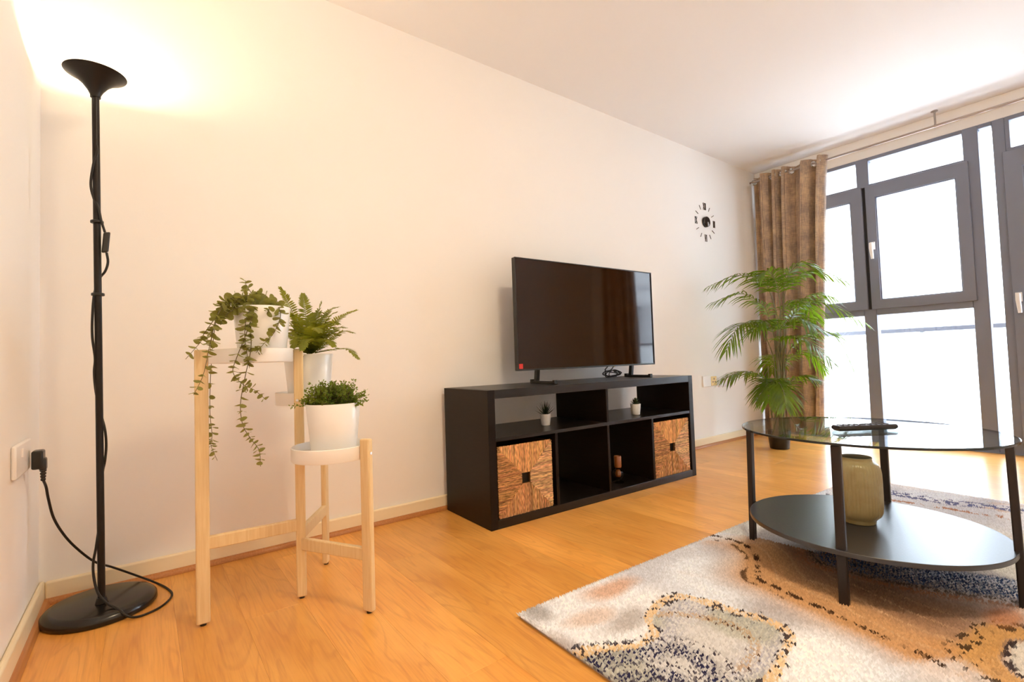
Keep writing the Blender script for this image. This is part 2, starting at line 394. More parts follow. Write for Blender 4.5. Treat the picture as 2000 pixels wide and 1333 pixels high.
def casement(parent, y0, y1, z0, z1, py0, py1, pz0, pz1, x0, x1):
    """sash frame with outer edge y0..z1 and glass opening py0..pz1"""
    s = MB(); ya, yb, pa, pb = max(y0, y1), min(y0, y1), max(py0, py1), min(py0, py1)
    o = [(ya, z0), (yb, z0), (yb, z1), (ya, z1)]; i = [(pa, pz0), (pb, pz0), (pb, pz1), (pa, pz1)]
    V = [(x0, *p) for p in o] + [(x0, *p) for p in i] + [(x1, *p) for p in o] + [(x1, *p) for p in i]
    F = []
    for k in range(4):
        n = (k + 1) % 4
        F += [(k, n, 4 + n, 4 + k), (8 + n, 8 + k, 12 + k, 12 + n), (8 + k, 8 + n, n, k), (4 + k, 4 + n, 12 + n, 12 + k)]
    sash = s.add(V, F).build('sash', MT['frame'], parent, bevel=0.004)
    g = MB()
    for (a0, a1, c0, c1) in [(pa, pa - 0.007, pz0, pz1), (pb, pb + 0.007, pz0, pz1), (pa, pb, pz0, pz0 + 0.006), (pa, pb, pz1 - 0.006, pz1)]:
        g.box(x0 + 0.012, x1 - 0.02, min(a0, a1), max(a0, a1), c0, c1)
    g.build('glazing_bead', MT['frame'], sash, smooth=False)
    return sash
s1 = casement(win, -0.823, -1.428, 1.032, 2.003, -0.886, -1.360, 1.102, 1.905, L - 0.028, L + 0.045)
pane(s1, -0.886, -1.360, 1.102, 1.905, L + 0.02)
s2 = casement(win, -0.06, -0.800, 1.032, 2.003, -0.120, -0.719, 1.102, 1.905, L - 0.028, L + 0.045)
pane(s2, -0.120, -0.719, 1.102, 1.905, L + 0.02)
MB().box(L - 0.012, L - 0.0085, -0.8225, -0.8005, 1.034, 2.0).build('gasket', MT['gasket'], win, smooth=False)
def handle(parent, y, z, x):
    mb = MB()
    mb.box(x - 0.012, x, y - 0.016, y + 0.016, z - 0.03, z + 0.03)
    mb.tube([(x - 0.01, y, z + 0.012), (x - 0.04, y, z + 0.012)], 0.011, 12)
    mb.tube([(x - 0.042, y, z + 0.02), (x - 0.046, y, z - 0.02), (x - 0.046, y - 0.003, z - 0.062), (x - 0.044, y - 0.005, z - 0.105)], [0.013, 0.013, 0.012, 0.010], 10)
    mb.build('handle', MT['whiteh'], parent, bevel=0.002)
handle(s1, -0.855, 1.525, L - 0.0285)

door = struct(thing('door_1', None, None, (L, -2.0, 0.0)))
bars('door_frame', door, [(-1.5535, -1.615, 0.0, ZT), (-2.36, -2.42, 0.0, ZT), (-1.615, -2.36, 2.205, ZT), (-1.615, -2.36, 1.985, 2.022), (-1.615, -2.36, 0.0, 0.045)], MT['frame'])
pane(door, -1.615 - 0.022, -2.36, 2.022, 2.205)
MB().box(XF0 + 0.002, XF1 - 0.01, -1.637, -1.6155, 2.022, 2.205).build('frame_bar', MT['frame'], door, smooth=False)
lf = casement(door, -1.598, -2.375, 0.030, 2.000, -1.685, -2.285, 0.130, 1.880, L - 0.030, L + 0.045)
pane(lf, -1.685, -2.285, 0.130, 1.880, L + 0.02)
handle(lf, -1.628, 1.03, L - 0.0305)
struct(MB().box(L - 0.03, L + 0.2, -2.42, -0.03, -0.012, 0.006).build('trim_4', MT['frame'], bevel=0.002))

# ------------------------------------------------------------------ outside the glass
struct(MB().box(L + 0.2, 6.15, -5.0, 2.0, -0.25, -0.06).build('balcony_floor', MT['slab'], smooth=False))
bal = thing('balcony_railing', 'pale balcony railing with steel handrail outside the window', 'railing', (6.0, -1.5, -0.06))
MB().box(5.97, 6.03, -5.0, 2.0, 0.865, 0.905).build('handrail', MT['rail'], bal, bevel=0.006)
for i in range(6):
    MB().box(5.985, 6.015, -4.9 + i * 1.35 - 0.015, -4.9 + i * 1.35 + 0.015, -0.06, 0.865).build('post', MT['steel'], bal, bevel=0.003)
for i in range(5):
    MB().box(5.996, 6.004, -4.86 + i * 1.35, -3.63 + i * 1.35, 0.0, 0.83).build('glass_panel', MT['pane'], bal, smooth=False)
bld = thing('apartment_building', 'pale apartment building across the street seen through the glass', 'building', (14.0, -3.0, -6.0))
MB().box(14.0, 15.0, -16, 10, -6, 7).build('wall', MT['facade'], bld, smooth=False)
for z in (-2.6, 0.3, 3.2):
    MB().box(13.9, 14.0, -16, 10, z - 0.12, z).build('string_course', MT['facade2'], bld, smooth=False)
    for y in range(-14, 10, 3):
        f_ = MB().box(13.93, 14.0, y, y + 1.3, z + 0.8, z + 2.3).build('window', MT['facade2'], bld, smooth=False)
        MB().box(13.92, 13.93, y + 0.1, y + 1.2, z + 0.9, z + 2.2).build('window_pane', MT['pane'], f_, smooth=False)

# ------------------------------------------------------------------ floor lamp
lamp = thing('floor_lamp', 'tall black uplighter floor lamp lit in the left corner', 'lamp', (0.163, -0.150, 0.0))
MB().lathe([(0, 0), (0.138, 0), (0.1415, 0.004), (0.140, 0.018), (0.132, 0.027), (0.118, 0.031), (0.05, 0.034), (0, 0.035)], 64, (0.163, -0.150, 0.0005)).build('base', MT['black'], lamp, angle=50)
PB, PT = Vector((0.166, -0.190, 0.030)), Vector((0.152, -0.197, 1.600))
pole_at = lambda z: PB + (PT - PB) * ((z - PB.z) / (PT.z - PB.z))
pole = MB().tube([pole_at(0.030), pole_at(0.52), pole_at(1.06), pole_at(1.605)], 0.0095, 16).build('pole', MT['blackm'], lamp)
for z in (0.970, 1.196):
    MB().tube([pole_at(z), pole_at(z + 0.009)], 0.0165, 16).build('cord_clip', MT['plastic'], pole, bevel=0.002)
MB().tube([pole_at(0.036), pole_at(0.052)], [0.016, 0.0115], 20).build('collar', MT['blackm'], pole)
sx, sy = PT.x, PT.y
MB().lathe([(0, -0.004), (0.013, -0.004), (0.0135, 0.004), (0.020, 0.018), (0.033, 0.037), (0.052, 0.055), (0.0775, 0.070), (0.0785, 0.0715), (0.0765, 0.0715), (0.051, 0.057), (0.032, 0.039), (0.018, 0.02), (0.0, 0.012)], 56, (sx, sy, 1.597)).build('shade', [MT['blackm']], lamp, angle=60)
MB().lathe([(0, 0.0), (0.012, 0.0), (0.012, 0.016), (0.021, 0.030), (0.024, 0.040), (0.018, 0.051), (0, 0.056)], 24, (sx, sy, 1.611)).build('bulb', MT['bulb'], lamp, angle=60)
cord1 = [[0.155, -0.205, 1.440], [0.157, -0.207, 1.416], [0.148, -0.206, 1.379], [0.141, -0.199, 1.317], [0.148, -0.199, 1.273], [0.159, -0.208, 1.245], [0.166, -0.209, 1.205], [0.175, -0.206, 1.168]]
cord2 = [[0.179, -0.206, 1.105], [0.182, -0.204, 1.076], [0.175, -0.197, 1.048], [0.160, -0.179, 1.025], [0.149, -0.195, 0.975], [0.145, -0.201, 0.903], [0.145, -0.201, 0.84], [0.151, -0.198, 0.778], [0.149, -0.197, 0.731], [0.153, -0.185, 0.668], [0.164, -0.179, 0.604], [0.174, -0.194, 0.557], [0.177, -0.194, 0.509], [0.174, -0.190, 0.463], [0.167, -0.179, 0.415], [0.163, -0.179, 0.307], [0.154, -0.195, 0.212], [0.147, -0.201, 0.162], [0.149, -0.206, 0.118], [0.160, -0.222, 0.075], [0.183, -0.240, 0.044], [0.205, -0.262, 0.032], [0.230, -0.290, 0.012], [0.261, -0.292, 0.0035], [0.311, -0.262, 0.0035], [0.341, -0.193, 0.0035], [0.329, -0.116, 0.0035], [0.295, -0.045, 0.010], [0.24, -0.045, 0.051], [0.187, -0.06, 0.094], [0.143, -0.08, 0.13], [0.102, -0.1, 0.188], [0.074, -0.12, 0.242], [0.053, -0.14, 0.302], [0.044, -0.165, 0.366], [0.042, -0.19, 0.405], [0.040, -0.226, 0.432]]
MB().tube(spline(cord1, 60), 0.0034, 8).build('cord', MT['cord'], lamp)
MB().tube(spline(cord2, 260), 0.0034, 8).build('cord', MT['cord'], lamp)
MB().obox((0.1775, -0.2085, 1.1365), (0.0085, 0.0008, 0.002), (0, 0.006, 0), (0.0025, 0, 0.032)).build('inline_switch', MT['plastic'], lamp, bevel=0.004)
pg = MB()
pg.obox((0.030, -0.228, 0.492), (0.0125, 0, 0), (0, 0.023, 0), (0, 0, 0.026))
pg.obox((0.040, -0.228, 0.478), (0.008, 0, 0), (0, 0.014, 0), (0, 0, 0.018))
plug = pg.build('plug', MT['plastic'], lamp, bevel=0.005)
g = MB()
for i in range(4): g.tube([(0.040, -0.227, 0.462 - i * 0.0085), (0.040, -0.2265, 0.457 - i * 0.0085)], 0.0075 - 0.0006 * i, 12)
g.tube([(0.040, -0.228, 0.466), (0.040, -0.226, 0.430)], 0.0045, 10)
g.build('strain_relief', MT['plastic'], plug)

# ------------------------------------------------------------------ fill lamp added unseen behind the view to brighten lower walls and floor
DL = (1.25, -2.05)
dl = thing('fill_lamp', 'added round opal fill lamp on the ceiling, out of view near the front wall', 'lamp', (DL[0], DL[1], H))
MB().lathe([(0, -0.0005), (0.20, -0.0005), (0.20, -0.028), (0.175, -0.030), (0, -0.030)], 48, (DL[0], DL[1], H)).build('base', MT['whitep'], dl, angle=50)
MB().lathe([(0.172, -0.031), (0.168, -0.045), (0.145, -0.066), (0.10, -0.082), (0.05, -0.089), (0, -0.091)], 48, (DL[0], DL[1], H)).build('fill_opal_dome', MT['fill_dome'], dl, angle=80)

# ------------------------------------------------------------------ wall sockets
s = thing('wall_socket', 'white wall socket on the left wall with the black lamp plug in it', 'socket', (0.0, -0.30, 0.508))
MB().box(0.0005, 0.011, -0.400, -0.196, 0.466, 0.552).build('plate', MT['white'], s, bevel=0.004)
MB().box(0.0095, 0.0145, -0.335, -0.318, 0.515, 0.538).build('rocker_switch', MT['white'], s, bevel=0.0015)
s = thing('wall_socket', 'white wall socket with a yellow-tinted outlet between TV unit and palm', 'socket', (3.90, WY, 0.508))
MB().box(3.795, 3.9995, WY - 0.0105, WY - 0.0005, 0.464, 0.551).build('plate', MT['white'], s, bevel=0.004)
o = MB().box(3.905, 3.985, WY - 0.0135, WY - 0.009, 0.470, 0.545).build('outlet', MT['yellow'], s, bevel=0.002)  # yellowish light on the outlet is put into its colour
sl = MB()
for (a, b, c_, d) in [(3.941, 3.949, 0.517, 0.531), (3.922, 3.936, 0.496, 0.504), (3.954, 3.968, 0.496, 0.504)]:
    MB().box(a, b, WY - 0.0145, WY - 0.0125, c_, d).build('slot', MT['plastic'], o, smooth=False)
s = thing('aerial_plate', 'blank white wall plate just right of the yellow-tinted socket', 'socket', (4.10, WY, 0.495))
MB().box(4.017, 4.170, WY - 0.0105, WY - 0.0005, 0.452, 0.536).build('plate', MT['white'], s, bevel=0.004)
MB().box(4.085, 4.103, WY - 0.0125, WY - 0.010, 0.486, 0.502).build('port', MT['white'], s, bevel=0.001)

# ------------------------------------------------------------------ three-tier plant stand
LEGS = [Vector((0.404, -0.473, 0)), Vector((0.668, -0.487, 0)), Vector((0.806, -0.268, 0)), Vector((0.799, -0.720, 0))]
LZ = [0.790, 0.7885, 0.655, 0.509]
st = thing('plant_stand', 'three-tier bamboo plant stand with round white metal trays', 'plant stand', (0.668, -0.487, 0))
for i, (p, z) in enumerate(zip(LEGS, LZ)):
    d = (LEGS[1] - p) if i != 1 else Vector((1, -0.25, 0)); d.z = 0; d.normalize(); n_ = Vector((-d.y, d.x, 0))
    hw, ht = (0.0175, 0.0095) if i != 1 else (0.0145, 0.0115)
    mb = MB(); mb.obox((p.x, p.y, (z + 0.006) / 2), d * hw, n_ * ht, (0, 0, (z - 0.006) / 2))
    lg = mb.build('leg', MT['bamboo'], st, bevel=0.0045, seg=3)
    MB().lathe([(0, 0), (0.008, 0), (0.008, 0.007), (0, 0.007)], 16, (p.x, p.y, 0.0003)).build('foot_pad', MT['plastic'], lg)
for i, z in ((0, 0.230), (2, 0.200), (3, 0.170)):
    a, b = LEGS[i], LEGS[1]; d = (b - a).normalized(); n_ = Vector((-d.y, d.x, 0)); a2, b2 = a + d * 0.012, b - d * 0.008
    c = (a2 + b2) / 2
    MB().obox((c.x, c.y, z), (b2 - a2) / 2, n_ * 0.0085, (0, 0, 0.0185)).build('rail', MT['bamboo'], st, bevel=0.003)
TR = [((0.536, -0.480), 0.748), ((0.737, -0.378), 0.604), ((0.733, -0.603), 0.447)]
for (cx, cy), z in TR:
    tr = MB().lathe([(0, 0), (0.1135, 0), (0.1155, 0.003), (0.1155, 0.040), (0.1135, 0.0415), (0.1125, 0.040), (0.1125, 0.016), (0, 0.016)], 72, (cx, cy, z)).build('tray', MT['whitep'], st, angle=50)
for (cx, cy), z, (i0) in [(TR[0][0], 0.768, 0), (TR[1][0], 0.624, 2), (TR[2][0], 0.467, 3)]:
    for q in (i0, 1):
        p = LEGS[q]; v = (Vector((cx, cy, 0)) - p); v.normalize()
        out_ = p - v * (0.0178 if q != 1 else 0.0150)
        MB().tube([(out_.x + v.x * 0.003, out_.y + v.y * 0.003, z), (out_.x - v.x * 0.001, out_.y - v.y * 0.001, z)], 0.0042, 12).build('screw', MT['chrome'], st)

# ------------------------------------------------------------------ potted plants on the stand
def pot(parent, cx, cy, z, rt=0.080, rb=0.066, h=0.152, wall=0.0035, n=56, fill=0.86, mat_=None):
    po = MB().lathe([(0, 0), (rb - 0.004, 0), (rb, 0.004), (rt, h - 0.002), (rt - 0.001, h), (rt - wall, h - 0.001), (rb + (rt - rb) * fill - wall, h * fill), ], n, (cx, cy, z)).build('pot', mat_ or MT['pot'], parent, angle=50)
    rf = rb + (rt - rb) * fill - wall
    MB().lathe([(0, h * fill + 0.006), (rf * 0.6, h * fill + 0.004), (rf + 0.001, h * fill - 0.002), (rf + 0.001, h * fill - 0.006), (0, h * fill - 0.006)], 32, (cx, cy, z)).build('soil', MT['soil'], parent)
    return po

FRONDS = [[[4.094, -0.451, 0.908], [4.071, -0.404, 1.164], [4.003, -0.377, 1.269], [3.869, -0.259, 1.316], [3.71, -0.111, 1.24]], [[4.075, -0.412, 0.833], [4.064, -0.389, 0.97], [4.026, -0.356, 1.089], [3.909, -0.251, 1.179], [3.788, -0.088, 1.121]], [[4.071, -0.405, 0.678], [3.955, -0.394, 0.864], [3.847, -0.353, 0.942], [3.72, -0.318, 0.912], [3.614, -0.283, 0.74]], [[4.064, -0.39, 0.331], [3.964, -0.411, 0.484], [3.887, -0.367, 0.563], [3.774, -0.292, 0.586], [3.652, -0.223, 0.539]], [[4.102, -0.47, 0.907], [4.108, -0.481, 1.176], [4.097, -0.529, 1.295], [4.111, -0.604, 1.36], [4.14, -0.688, 1.336]], [[4.102, -0.47, 0.907], [4.112, -0.489, 1.155], [4.169, -0.54, 1.268], [4.242, -0.647, 1.314], [4.353, -0.81, 1.222]], [[4.101, -0.468, 0.715], [4.112, -0.491, 0.905], [4.12, -0.577, 1.035], [4.207, -0.689, 1.079], [4.372, -0.92, 0.899]], [[4.094, -0.453, 0.523], [4.113, -0.492, 0.714], [4.139, -0.594, 0.834], [4.214, -0.751, 0.843], [4.27, -0.869, 0.548]], [[4.09, -0.444, 0.6], [3.994, -0.475, 0.784], [3.964, -0.552, 0.832], [3.922, -0.696, 0.803], [3.885, -0.85, 0.653]], [[4.083, -0.43, 0.256], [4.019, -0.482, 0.434], [3.934, -0.489, 0.524], [3.833, -0.463, 0.5], [3.746, -0.42, 0.388]], [[4.083, -0.43, 0.256], [4.052, -0.481, 0.413], [4.028, -0.547, 0.52], [4.022, -0.626, 0.547], [4.02, -0.715, 0.523]], [[4.077, -0.416, 0.217], [3.962, -0.455, 0.399], [3.861, -0.521, 0.507], [3.791, -0.584, 0.452], [3.749, -0.611, 0.351]], [[4.095, -0.454, 0.677], [4.038, -0.474, 0.867], [4.0, -0.534, 0.938], [3.964, -0.644, 0.957], [3.927, -0.753, 0.884]], [[4.089, -0.442, 0.677], [4.02, -0.437, 0.85], [3.969, -0.422, 0.939], [3.882, -0.426, 0.952], [3.786, -0.388, 0.871]], [[4.099, -0.463, 0.753], [4.156, -0.466, 0.946], [4.231, -0.507, 1.078], [4.323, -0.607, 1.152], [4.413, -0.704, 1.118]], [[4.096, -0.458, 0.907], [4.05, -0.476, 1.135], [3.995, -0.477, 1.253], [3.922, -0.463, 1.318], [3.836, -0.422, 1.28]]]
EUCA = [[[0.556, -0.495, 0.915], [0.530, -0.530, 0.945], [0.505, -0.545, 0.945], [0.480, -0.555, 0.925]], [[0.560, -0.495, 0.915], [0.545, -0.520, 0.940], [0.530, -0.555, 0.930], [0.518, -0.575, 0.905]], [[0.560, -0.495, 0.915], [0.575, -0.540, 0.930], [0.570, -0.575, 0.915], [0.560, -0.590, 0.890]], [[0.553, -0.495, 0.919], [0.536, -0.492, 0.958], [0.52, -0.489, 0.988], [0.519, -0.489, 1.0]], [[0.546, -0.493, 0.919], [0.512, -0.518, 0.934], [0.488, -0.534, 0.92], [0.474, -0.542, 0.896]], [[0.553, -0.495, 0.919], [0.49, -0.504, 0.943], [0.45, -0.527, 0.912], [0.429, -0.544, 0.851], [0.417, -0.562, 0.777]], [[0.546, -0.493, 0.919], [0.473, -0.531, 0.924], [0.438, -0.556, 0.886], [0.419, -0.573, 0.813], [0.4, -0.59, 0.721], [0.377, -0.586, 0.664]], [[0.546, -0.493, 0.919], [0.461, -0.519, 0.905], [0.409, -0.53, 0.837], [0.399, -0.529, 0.811], [0.363, -0.523, 0.762]], [[0.553, -0.495, 0.911], [0.512, -0.579, 0.891], [0.498, -0.607, 0.832], [0.502, -0.612, 0.774], [0.508, -0.613, 0.731]], [[0.56, -0.496, 0.911], [0.525, -0.581, 0.887], [0.498, -0.607, 0.818], [0.477, -0.608, 0.761], [0.468, -0.607, 0.721], [0.492, -0.611, 0.686], [0.52, -0.611, 0.669], [0.549, -0.616, 0.639]], [[0.557, -0.495, 0.911], [0.518, -0.58, 0.872], [0.513, -0.609, 0.789], [0.496, -0.612, 0.703], [0.485, -0.61, 0.632], [0.49, -0.61, 0.574], [0.509, -0.614, 0.533], [0.529, -0.617, 0.499], [0.532, -0.618, 0.453]], [[0.574, -0.498, 0.912], [0.591, -0.562, 0.917], [0.597, -0.583, 0.884], [0.575, -0.6, 0.833], [0.545, -0.615, 0.8], [0.524, -0.616, 0.774]], [[0.567, -0.497, 0.912], [0.585, -0.52, 0.934], [0.602, -0.543, 0.929], [0.601, -0.564, 0.895]], [[0.546, -0.493, 0.919], [0.486, -0.483, 0.933], [0.453, -0.477, 0.909], [0.442, -0.445, 0.858], [0.434, -0.413, 0.735], [0.432, -0.392, 0.609], [0.437, -0.393, 0.53], [0.434, -0.393, 0.499], [0.45, -0.395, 0.45]], [[0.546, -0.493, 0.919], [0.497, -0.546, 0.912], [0.463, -0.56, 0.891], [0.443, -0.567, 0.856]], [[0.553, -0.495, 0.919], [0.578, -0.479, 0.946], [0.564, -0.476, 0.962], [0.547, -0.493, 0.963]]]
FERN = [[[0.731, -0.383, 0.777], [0.697, -0.354, 0.886], [0.666, -0.366, 0.955], [0.639, -0.38, 1.001]], [[0.731, -0.383, 0.777], [0.719, -0.401, 0.865], [0.712, -0.399, 0.936], [0.713, -0.379, 0.984]], [[0.739, -0.385, 0.777], [0.753, -0.369, 0.868], [0.768, -0.362, 0.923], [0.779, -0.365, 0.96]], [[0.742, -0.386, 0.777], [0.777, -0.365, 0.868], [0.807, -0.352, 0.929], [0.844, -0.351, 0.946]], [[0.742, -0.386, 0.777], [0.777, -0.426, 0.846], [0.812, -0.467, 0.897], [0.851, -0.519, 0.918]], [[0.747, -0.388, 0.777], [0.784, -0.439, 0.819], [0.819, -0.469, 0.847], [0.848, -0.497, 0.84]], [[0.742, -0.386, 0.777], [0.788, -0.398, 0.83], [0.827, -0.388, 0.864], [0.858, -0.386, 0.866]], [[0.747, -0.388, 0.777], [0.786, -0.46, 0.786], [0.822, -0.511, 0.784], [0.843, -0.547, 0.75]], [[0.726, -0.382, 0.777], [0.678, -0.4, 0.83], [0.648, -0.424, 0.845], [0.622, -0.458, 0.818]], [[0.731, -0.383, 0.777], [0.72, -0.329, 0.852], [0.699, -0.313, 0.899], [0.687, -0.289, 0.928]], [[0.735, -0.385, 0.777], [0.719, -0.463, 0.835], [0.717, -0.504, 0.857], [0.721, -0.546, 0.838]], [[0.735, -0.385, 0.777], [0.689, -0.455, 0.818], [0.664, -0.49, 0.825], [0.646, -0.516, 0.791]], [[0.739, -0.385, 0.777], [0.746, -0.47, 0.812], [0.754, -0.514, 0.817], [0.763, -0.547, 0.792]], [[0.735, -0.385, 0.777], [0.747, -0.326, 0.852], [0.754, -0.307, 0.9], [0.77, -0.29, 0.927]], [[0.739, -0.385, 0.777], [0.788, -0.337, 0.852], [0.828, -0.316, 0.892], [0.861, -0.294, 0.886]], [[0.732, -0.384, 0.777], [0.705, -0.356, 0.832], [0.685, -0.35, 0.868], [0.666, -0.346, 0.895]], [[0.732, -0.384, 0.777], [0.699, -0.478, 0.812], [0.683, -0.516, 0.817], [0.667, -0.542, 0.783]], [[0.735, -0.385, 0.777], [0.739, -0.437, 0.828], [0.753, -0.472, 0.86], [0.773, -0.498, 0.872]]]

def frond(name, mats, parent, pts, Lmax, n, width, start=0.3, rr=0.004, droop=0.35, fwd=0.75, jit=0.1, rev=0.5, lift=0.15, twist=0.0):
    """an arching rachis with leaflets on both sides; one mesh"""
    mb = MB(); N = 26; S = spline(pts, N)
    mb.tube(S, [rr * (1 - 0.8 * i / (N - 1)) for i in range(N)], 6, 1)
    for i in range(n):
        t = start + (1 - start) * (i + 0.5) / n
        k = t * (N - 1); a = min(int(k), N - 2); p = S[a].lerp(S[a + 1], k - a); tg = (S[a + 1] - S[a]).normalized()
        up = Vector((0, 0, 1)); side = tg.cross(up)
        side = side.normalized() if side.length > 0.15 else tg.cross(Vector((0.6, 0.8, 0))).normalized()
        nrm = side.cross(tg).normalized()
        u_ = (t - start) / (1 - start)
        ln = Lmax * (0.35 + 0.65 * math.sin(math.pi * min(1, (u_ * 0.8 + 0.16)))) * (1 - 0.35 * u_ ** 3)
        for s_ in (-1, 1):
            d = (tg * (fwd + 0.5 * u_ ** 2 + random.uniform(-jit, jit)) + side * s_ * (1 - 0.35 * u_) + nrm * (lift + random.uniform(-jit, jit))).normalized()
            l = ln * random.uniform(0.88, 1.1)
            wv = d.cross(nrm).normalized() * width
            prev = []
            q = p.copy(); rows = []
            for (uu, ww) in ((0, 0.35), (0.22, 0.95), (0.55, 1.0), (0.82, 0.6), (1, 0.05)):
                c = p + d * l * uu - Vector((0, 0, 1)) * droop * l * uu * uu
                rows += [c - wv * ww, c + nrm * width * 0.25 * ww, c + wv * ww]
            fs = []
            for r_ in range(4):
                for q_ in range(2): fs.append((r_ * 3 + q_, r_ * 3 + q_ + 1, r_ * 3 + q_ + 4, r_ * 3 + q_ + 3))
            mb.add(rows, fs, 0)
    return mb.build(name, mats, parent, angle=80)

# trailing eucalyptus, top tray
EC = (0.562, -0.500)
eu = thing('potted_eucalyptus', 'trailing eucalyptus in a white pot on the highest tray', 'potted plant', (EC[0], EC[1], 0.765))
pot(eu, EC[0], EC[1], 0.7645)
leaf_meshes = []
for k in range(4):
    mb = MB(); n = 10; sq = (0.92, 0.8, 1.0, 0.7)[k]
    rim = [(0.5 - 0.5 * math.cos(2 * math.pi * i / n), 0.5 * sq * math.sin(2 * math.pi * i / n), 0.10 * math.sin(2 * math.pi * i / n) ** 2) for i in range(n)]
    mb.add(rim + [(0.5, 0, 0)], [(i, (i + 1) % n, n) for i in range(n)])
    me_o = mb.build('leaf', MT['euca'], None, angle=80); leaf_meshes.append(me_o.data); bpy.data.objects.remove(me_o)
rnd = random.Random(3)
specs = []
for si, pts in enumerate(EUCA):
    ln = sum((Vector(pts[i + 1]) - Vector(pts[i])).length for i in range(len(pts) - 1))
    N = max(12, int(ln / 0.01)); S = spline(pts, N)
    stem_o = MB().tube(S, [0.0014 * (1 - 0.5 * i / (N - 1)) for i in range(N)], 5).build('stem', MT['euca_stem'], eu)
    dense = si in (0, 1, 2, 3, 4, 5, 8, 11, 12, 14, 15)
    step = 0.0135 if dense else 0.0190
    s0 = 0.03; k = 0
    while s0 < ln:
        u_ = s0 / ln; a = min(int(u_ * (N - 1)), N - 2); p = S[a]; tg = (S[a + 1] - S[a]).normalized()
        ref = tg.orthogonal().normalized(); ang = k * 1.57 + rnd.uniform(-0.5, 0.5)
        for s_ in (0, math.pi):
            if rnd.random() < 0.05: continue
            rad = Matrix.Rotation(ang + s_, 3, tg) @ ref
            size = 0.029 * (1 - 0.42 * u_) * rnd.uniform(0.75, 1.2)
            xax = (rad + tg * rnd.uniform(0.1, 0.6)).normalized()
            yax = tg.cross(xax).normalized(); zax = xax.cross(yax)
            M = Matrix((xax, yax, zax)).transposed()
            M = M @ Matrix.Rotation(rnd.uniform(-0.6, 0.6), 3, 'X')
            specs.append((size, si, stem_o, p - Vector((EC[0], EC[1], 0.765)), M.copy(), rnd.randrange(4)))
        s0 += step * rnd.uniform(0.85, 1.15); k += 1
specs.sort(key=lambda q: -q[0]); rest = MB()
for qi, (size, si, stem_o, loc_, M, lm) in enumerate(specs):
    if qi < 290:
        o = bpy.data.objects.new('leaf', leaf_meshes[lm]); COL.objects.link(o); o.parent = stem_o
        o.location = loc_; o.rotation_euler = M.to_euler(); o.scale = (size, size, size)
    else:
        rest.add([M @ (v.co * size) + loc_ for v in leaf_meshes[lm].vertices], [tuple(p_.vertices) for p_ in leaf_meshes[lm].polygons])
if rest.v: rest.build('small_leaves', MT['euca'], eu, local=True, angle=80)['kind'] = 'stuff'

# boston fern, middle tray
FC = (0.728, -0.380)
fe = thing('potted_fern', 'green fern in a white pot on the middle rear tray', 'potted plant', (FC[0], FC[1], 0.620))
pot(fe, FC[0], FC[1], 0.6205)
random.seed(11)
for pts in FERN:
    frond('frond', [MT['fern'], MT['fern']], fe, pts, 0.034, 27, 0.0029, start=0.06, rr=0.0016, droop=0.12, fwd=0.25, lift=0.10)
extra = random.Random(5)
for i in range(22):
    a = extra.uniform(0, 2 * math.pi); rr_ = extra.uniform(0.05, 0.11); hh = extra.uniform(0.04, 0.17)
    b = Vector((FC[0], FC[1], 0.760)); e = b + Vector((math.cos(a) * rr_, math.sin(a) * rr_, hh))
    frond('frond', [MT['fern'], MT['fern']], fe, [b, b.lerp(e, 0.4) + Vector((0, 0, 0.03)), b.lerp(e, 0.75) + Vector((0, 0, 0.025)), e], 0.030, 22, 0.0028, start=0.1, rr=0.0016, droop=0.15, fwd=0.25, lift=0.10)

# bushy herb, lowest tray
TC = (0.740, -0.607)
th = thing('potted_herb', 'bushy small-leaved herb in a white pot on the lowest tray', 'potted plant', (TC[0], TC[1], 0.464))
pot(th, TC[0], TC[1], 0.4635)
rng = random.Random(21); mb = MB(); sp = MB()
for i in range(190):
    a = rng.uniform(0, 2 * math.pi); e = rng.uniform(0.15, 1.0); l = rng.uniform(0.060, 0.098) * (1.0 if e < 0.9 else 0.95)
    b = Vector((TC[0] + rng.uniform(-0.04, 0.04), TC[1] + rng.uniform(-0.04, 0.04), 0.590))
    hz = math.cos(e * 1.45); d = Vector((math.cos(a) * hz, math.sin(a) * hz, math.sin(e * 1.45) * 0.95)).normalized()
    mid = b + d * l * 0.55 + Vector((0, 0, 0.008)); tip = b + d * l
    tip.z = max(tip.z, 0.605)
    S = spline([b, mid, tip], 9); sp.tube(S, 0.0006, 4, 0, False)
    for k in range(3, 9):
        for s_ in range(4):
            v = Vector((rng.uniform(-1, 1), rng.uniform(-1, 1), rng.uniform(-0.5, 1))).normalized(); q = S[k] + v * 0.003
            sd = v.orthogonal().normalized(); sz = rng.uniform(0.0055, 0.009)
            mb.add([q, q + v * sz * 0.55 + sd * sz * 0.42, q + v * sz * 1.15, q + v * sz * 0.55 - sd * sz * 0.42], [(0, 1, 2, 3)])
o = mb.build('foliage', MT['thyme'], th, smooth=False); o['kind'] = 'stuff'
o = sp.build('sprigs', MT['euca_stem'], th); o['kind'] = 'stuff'

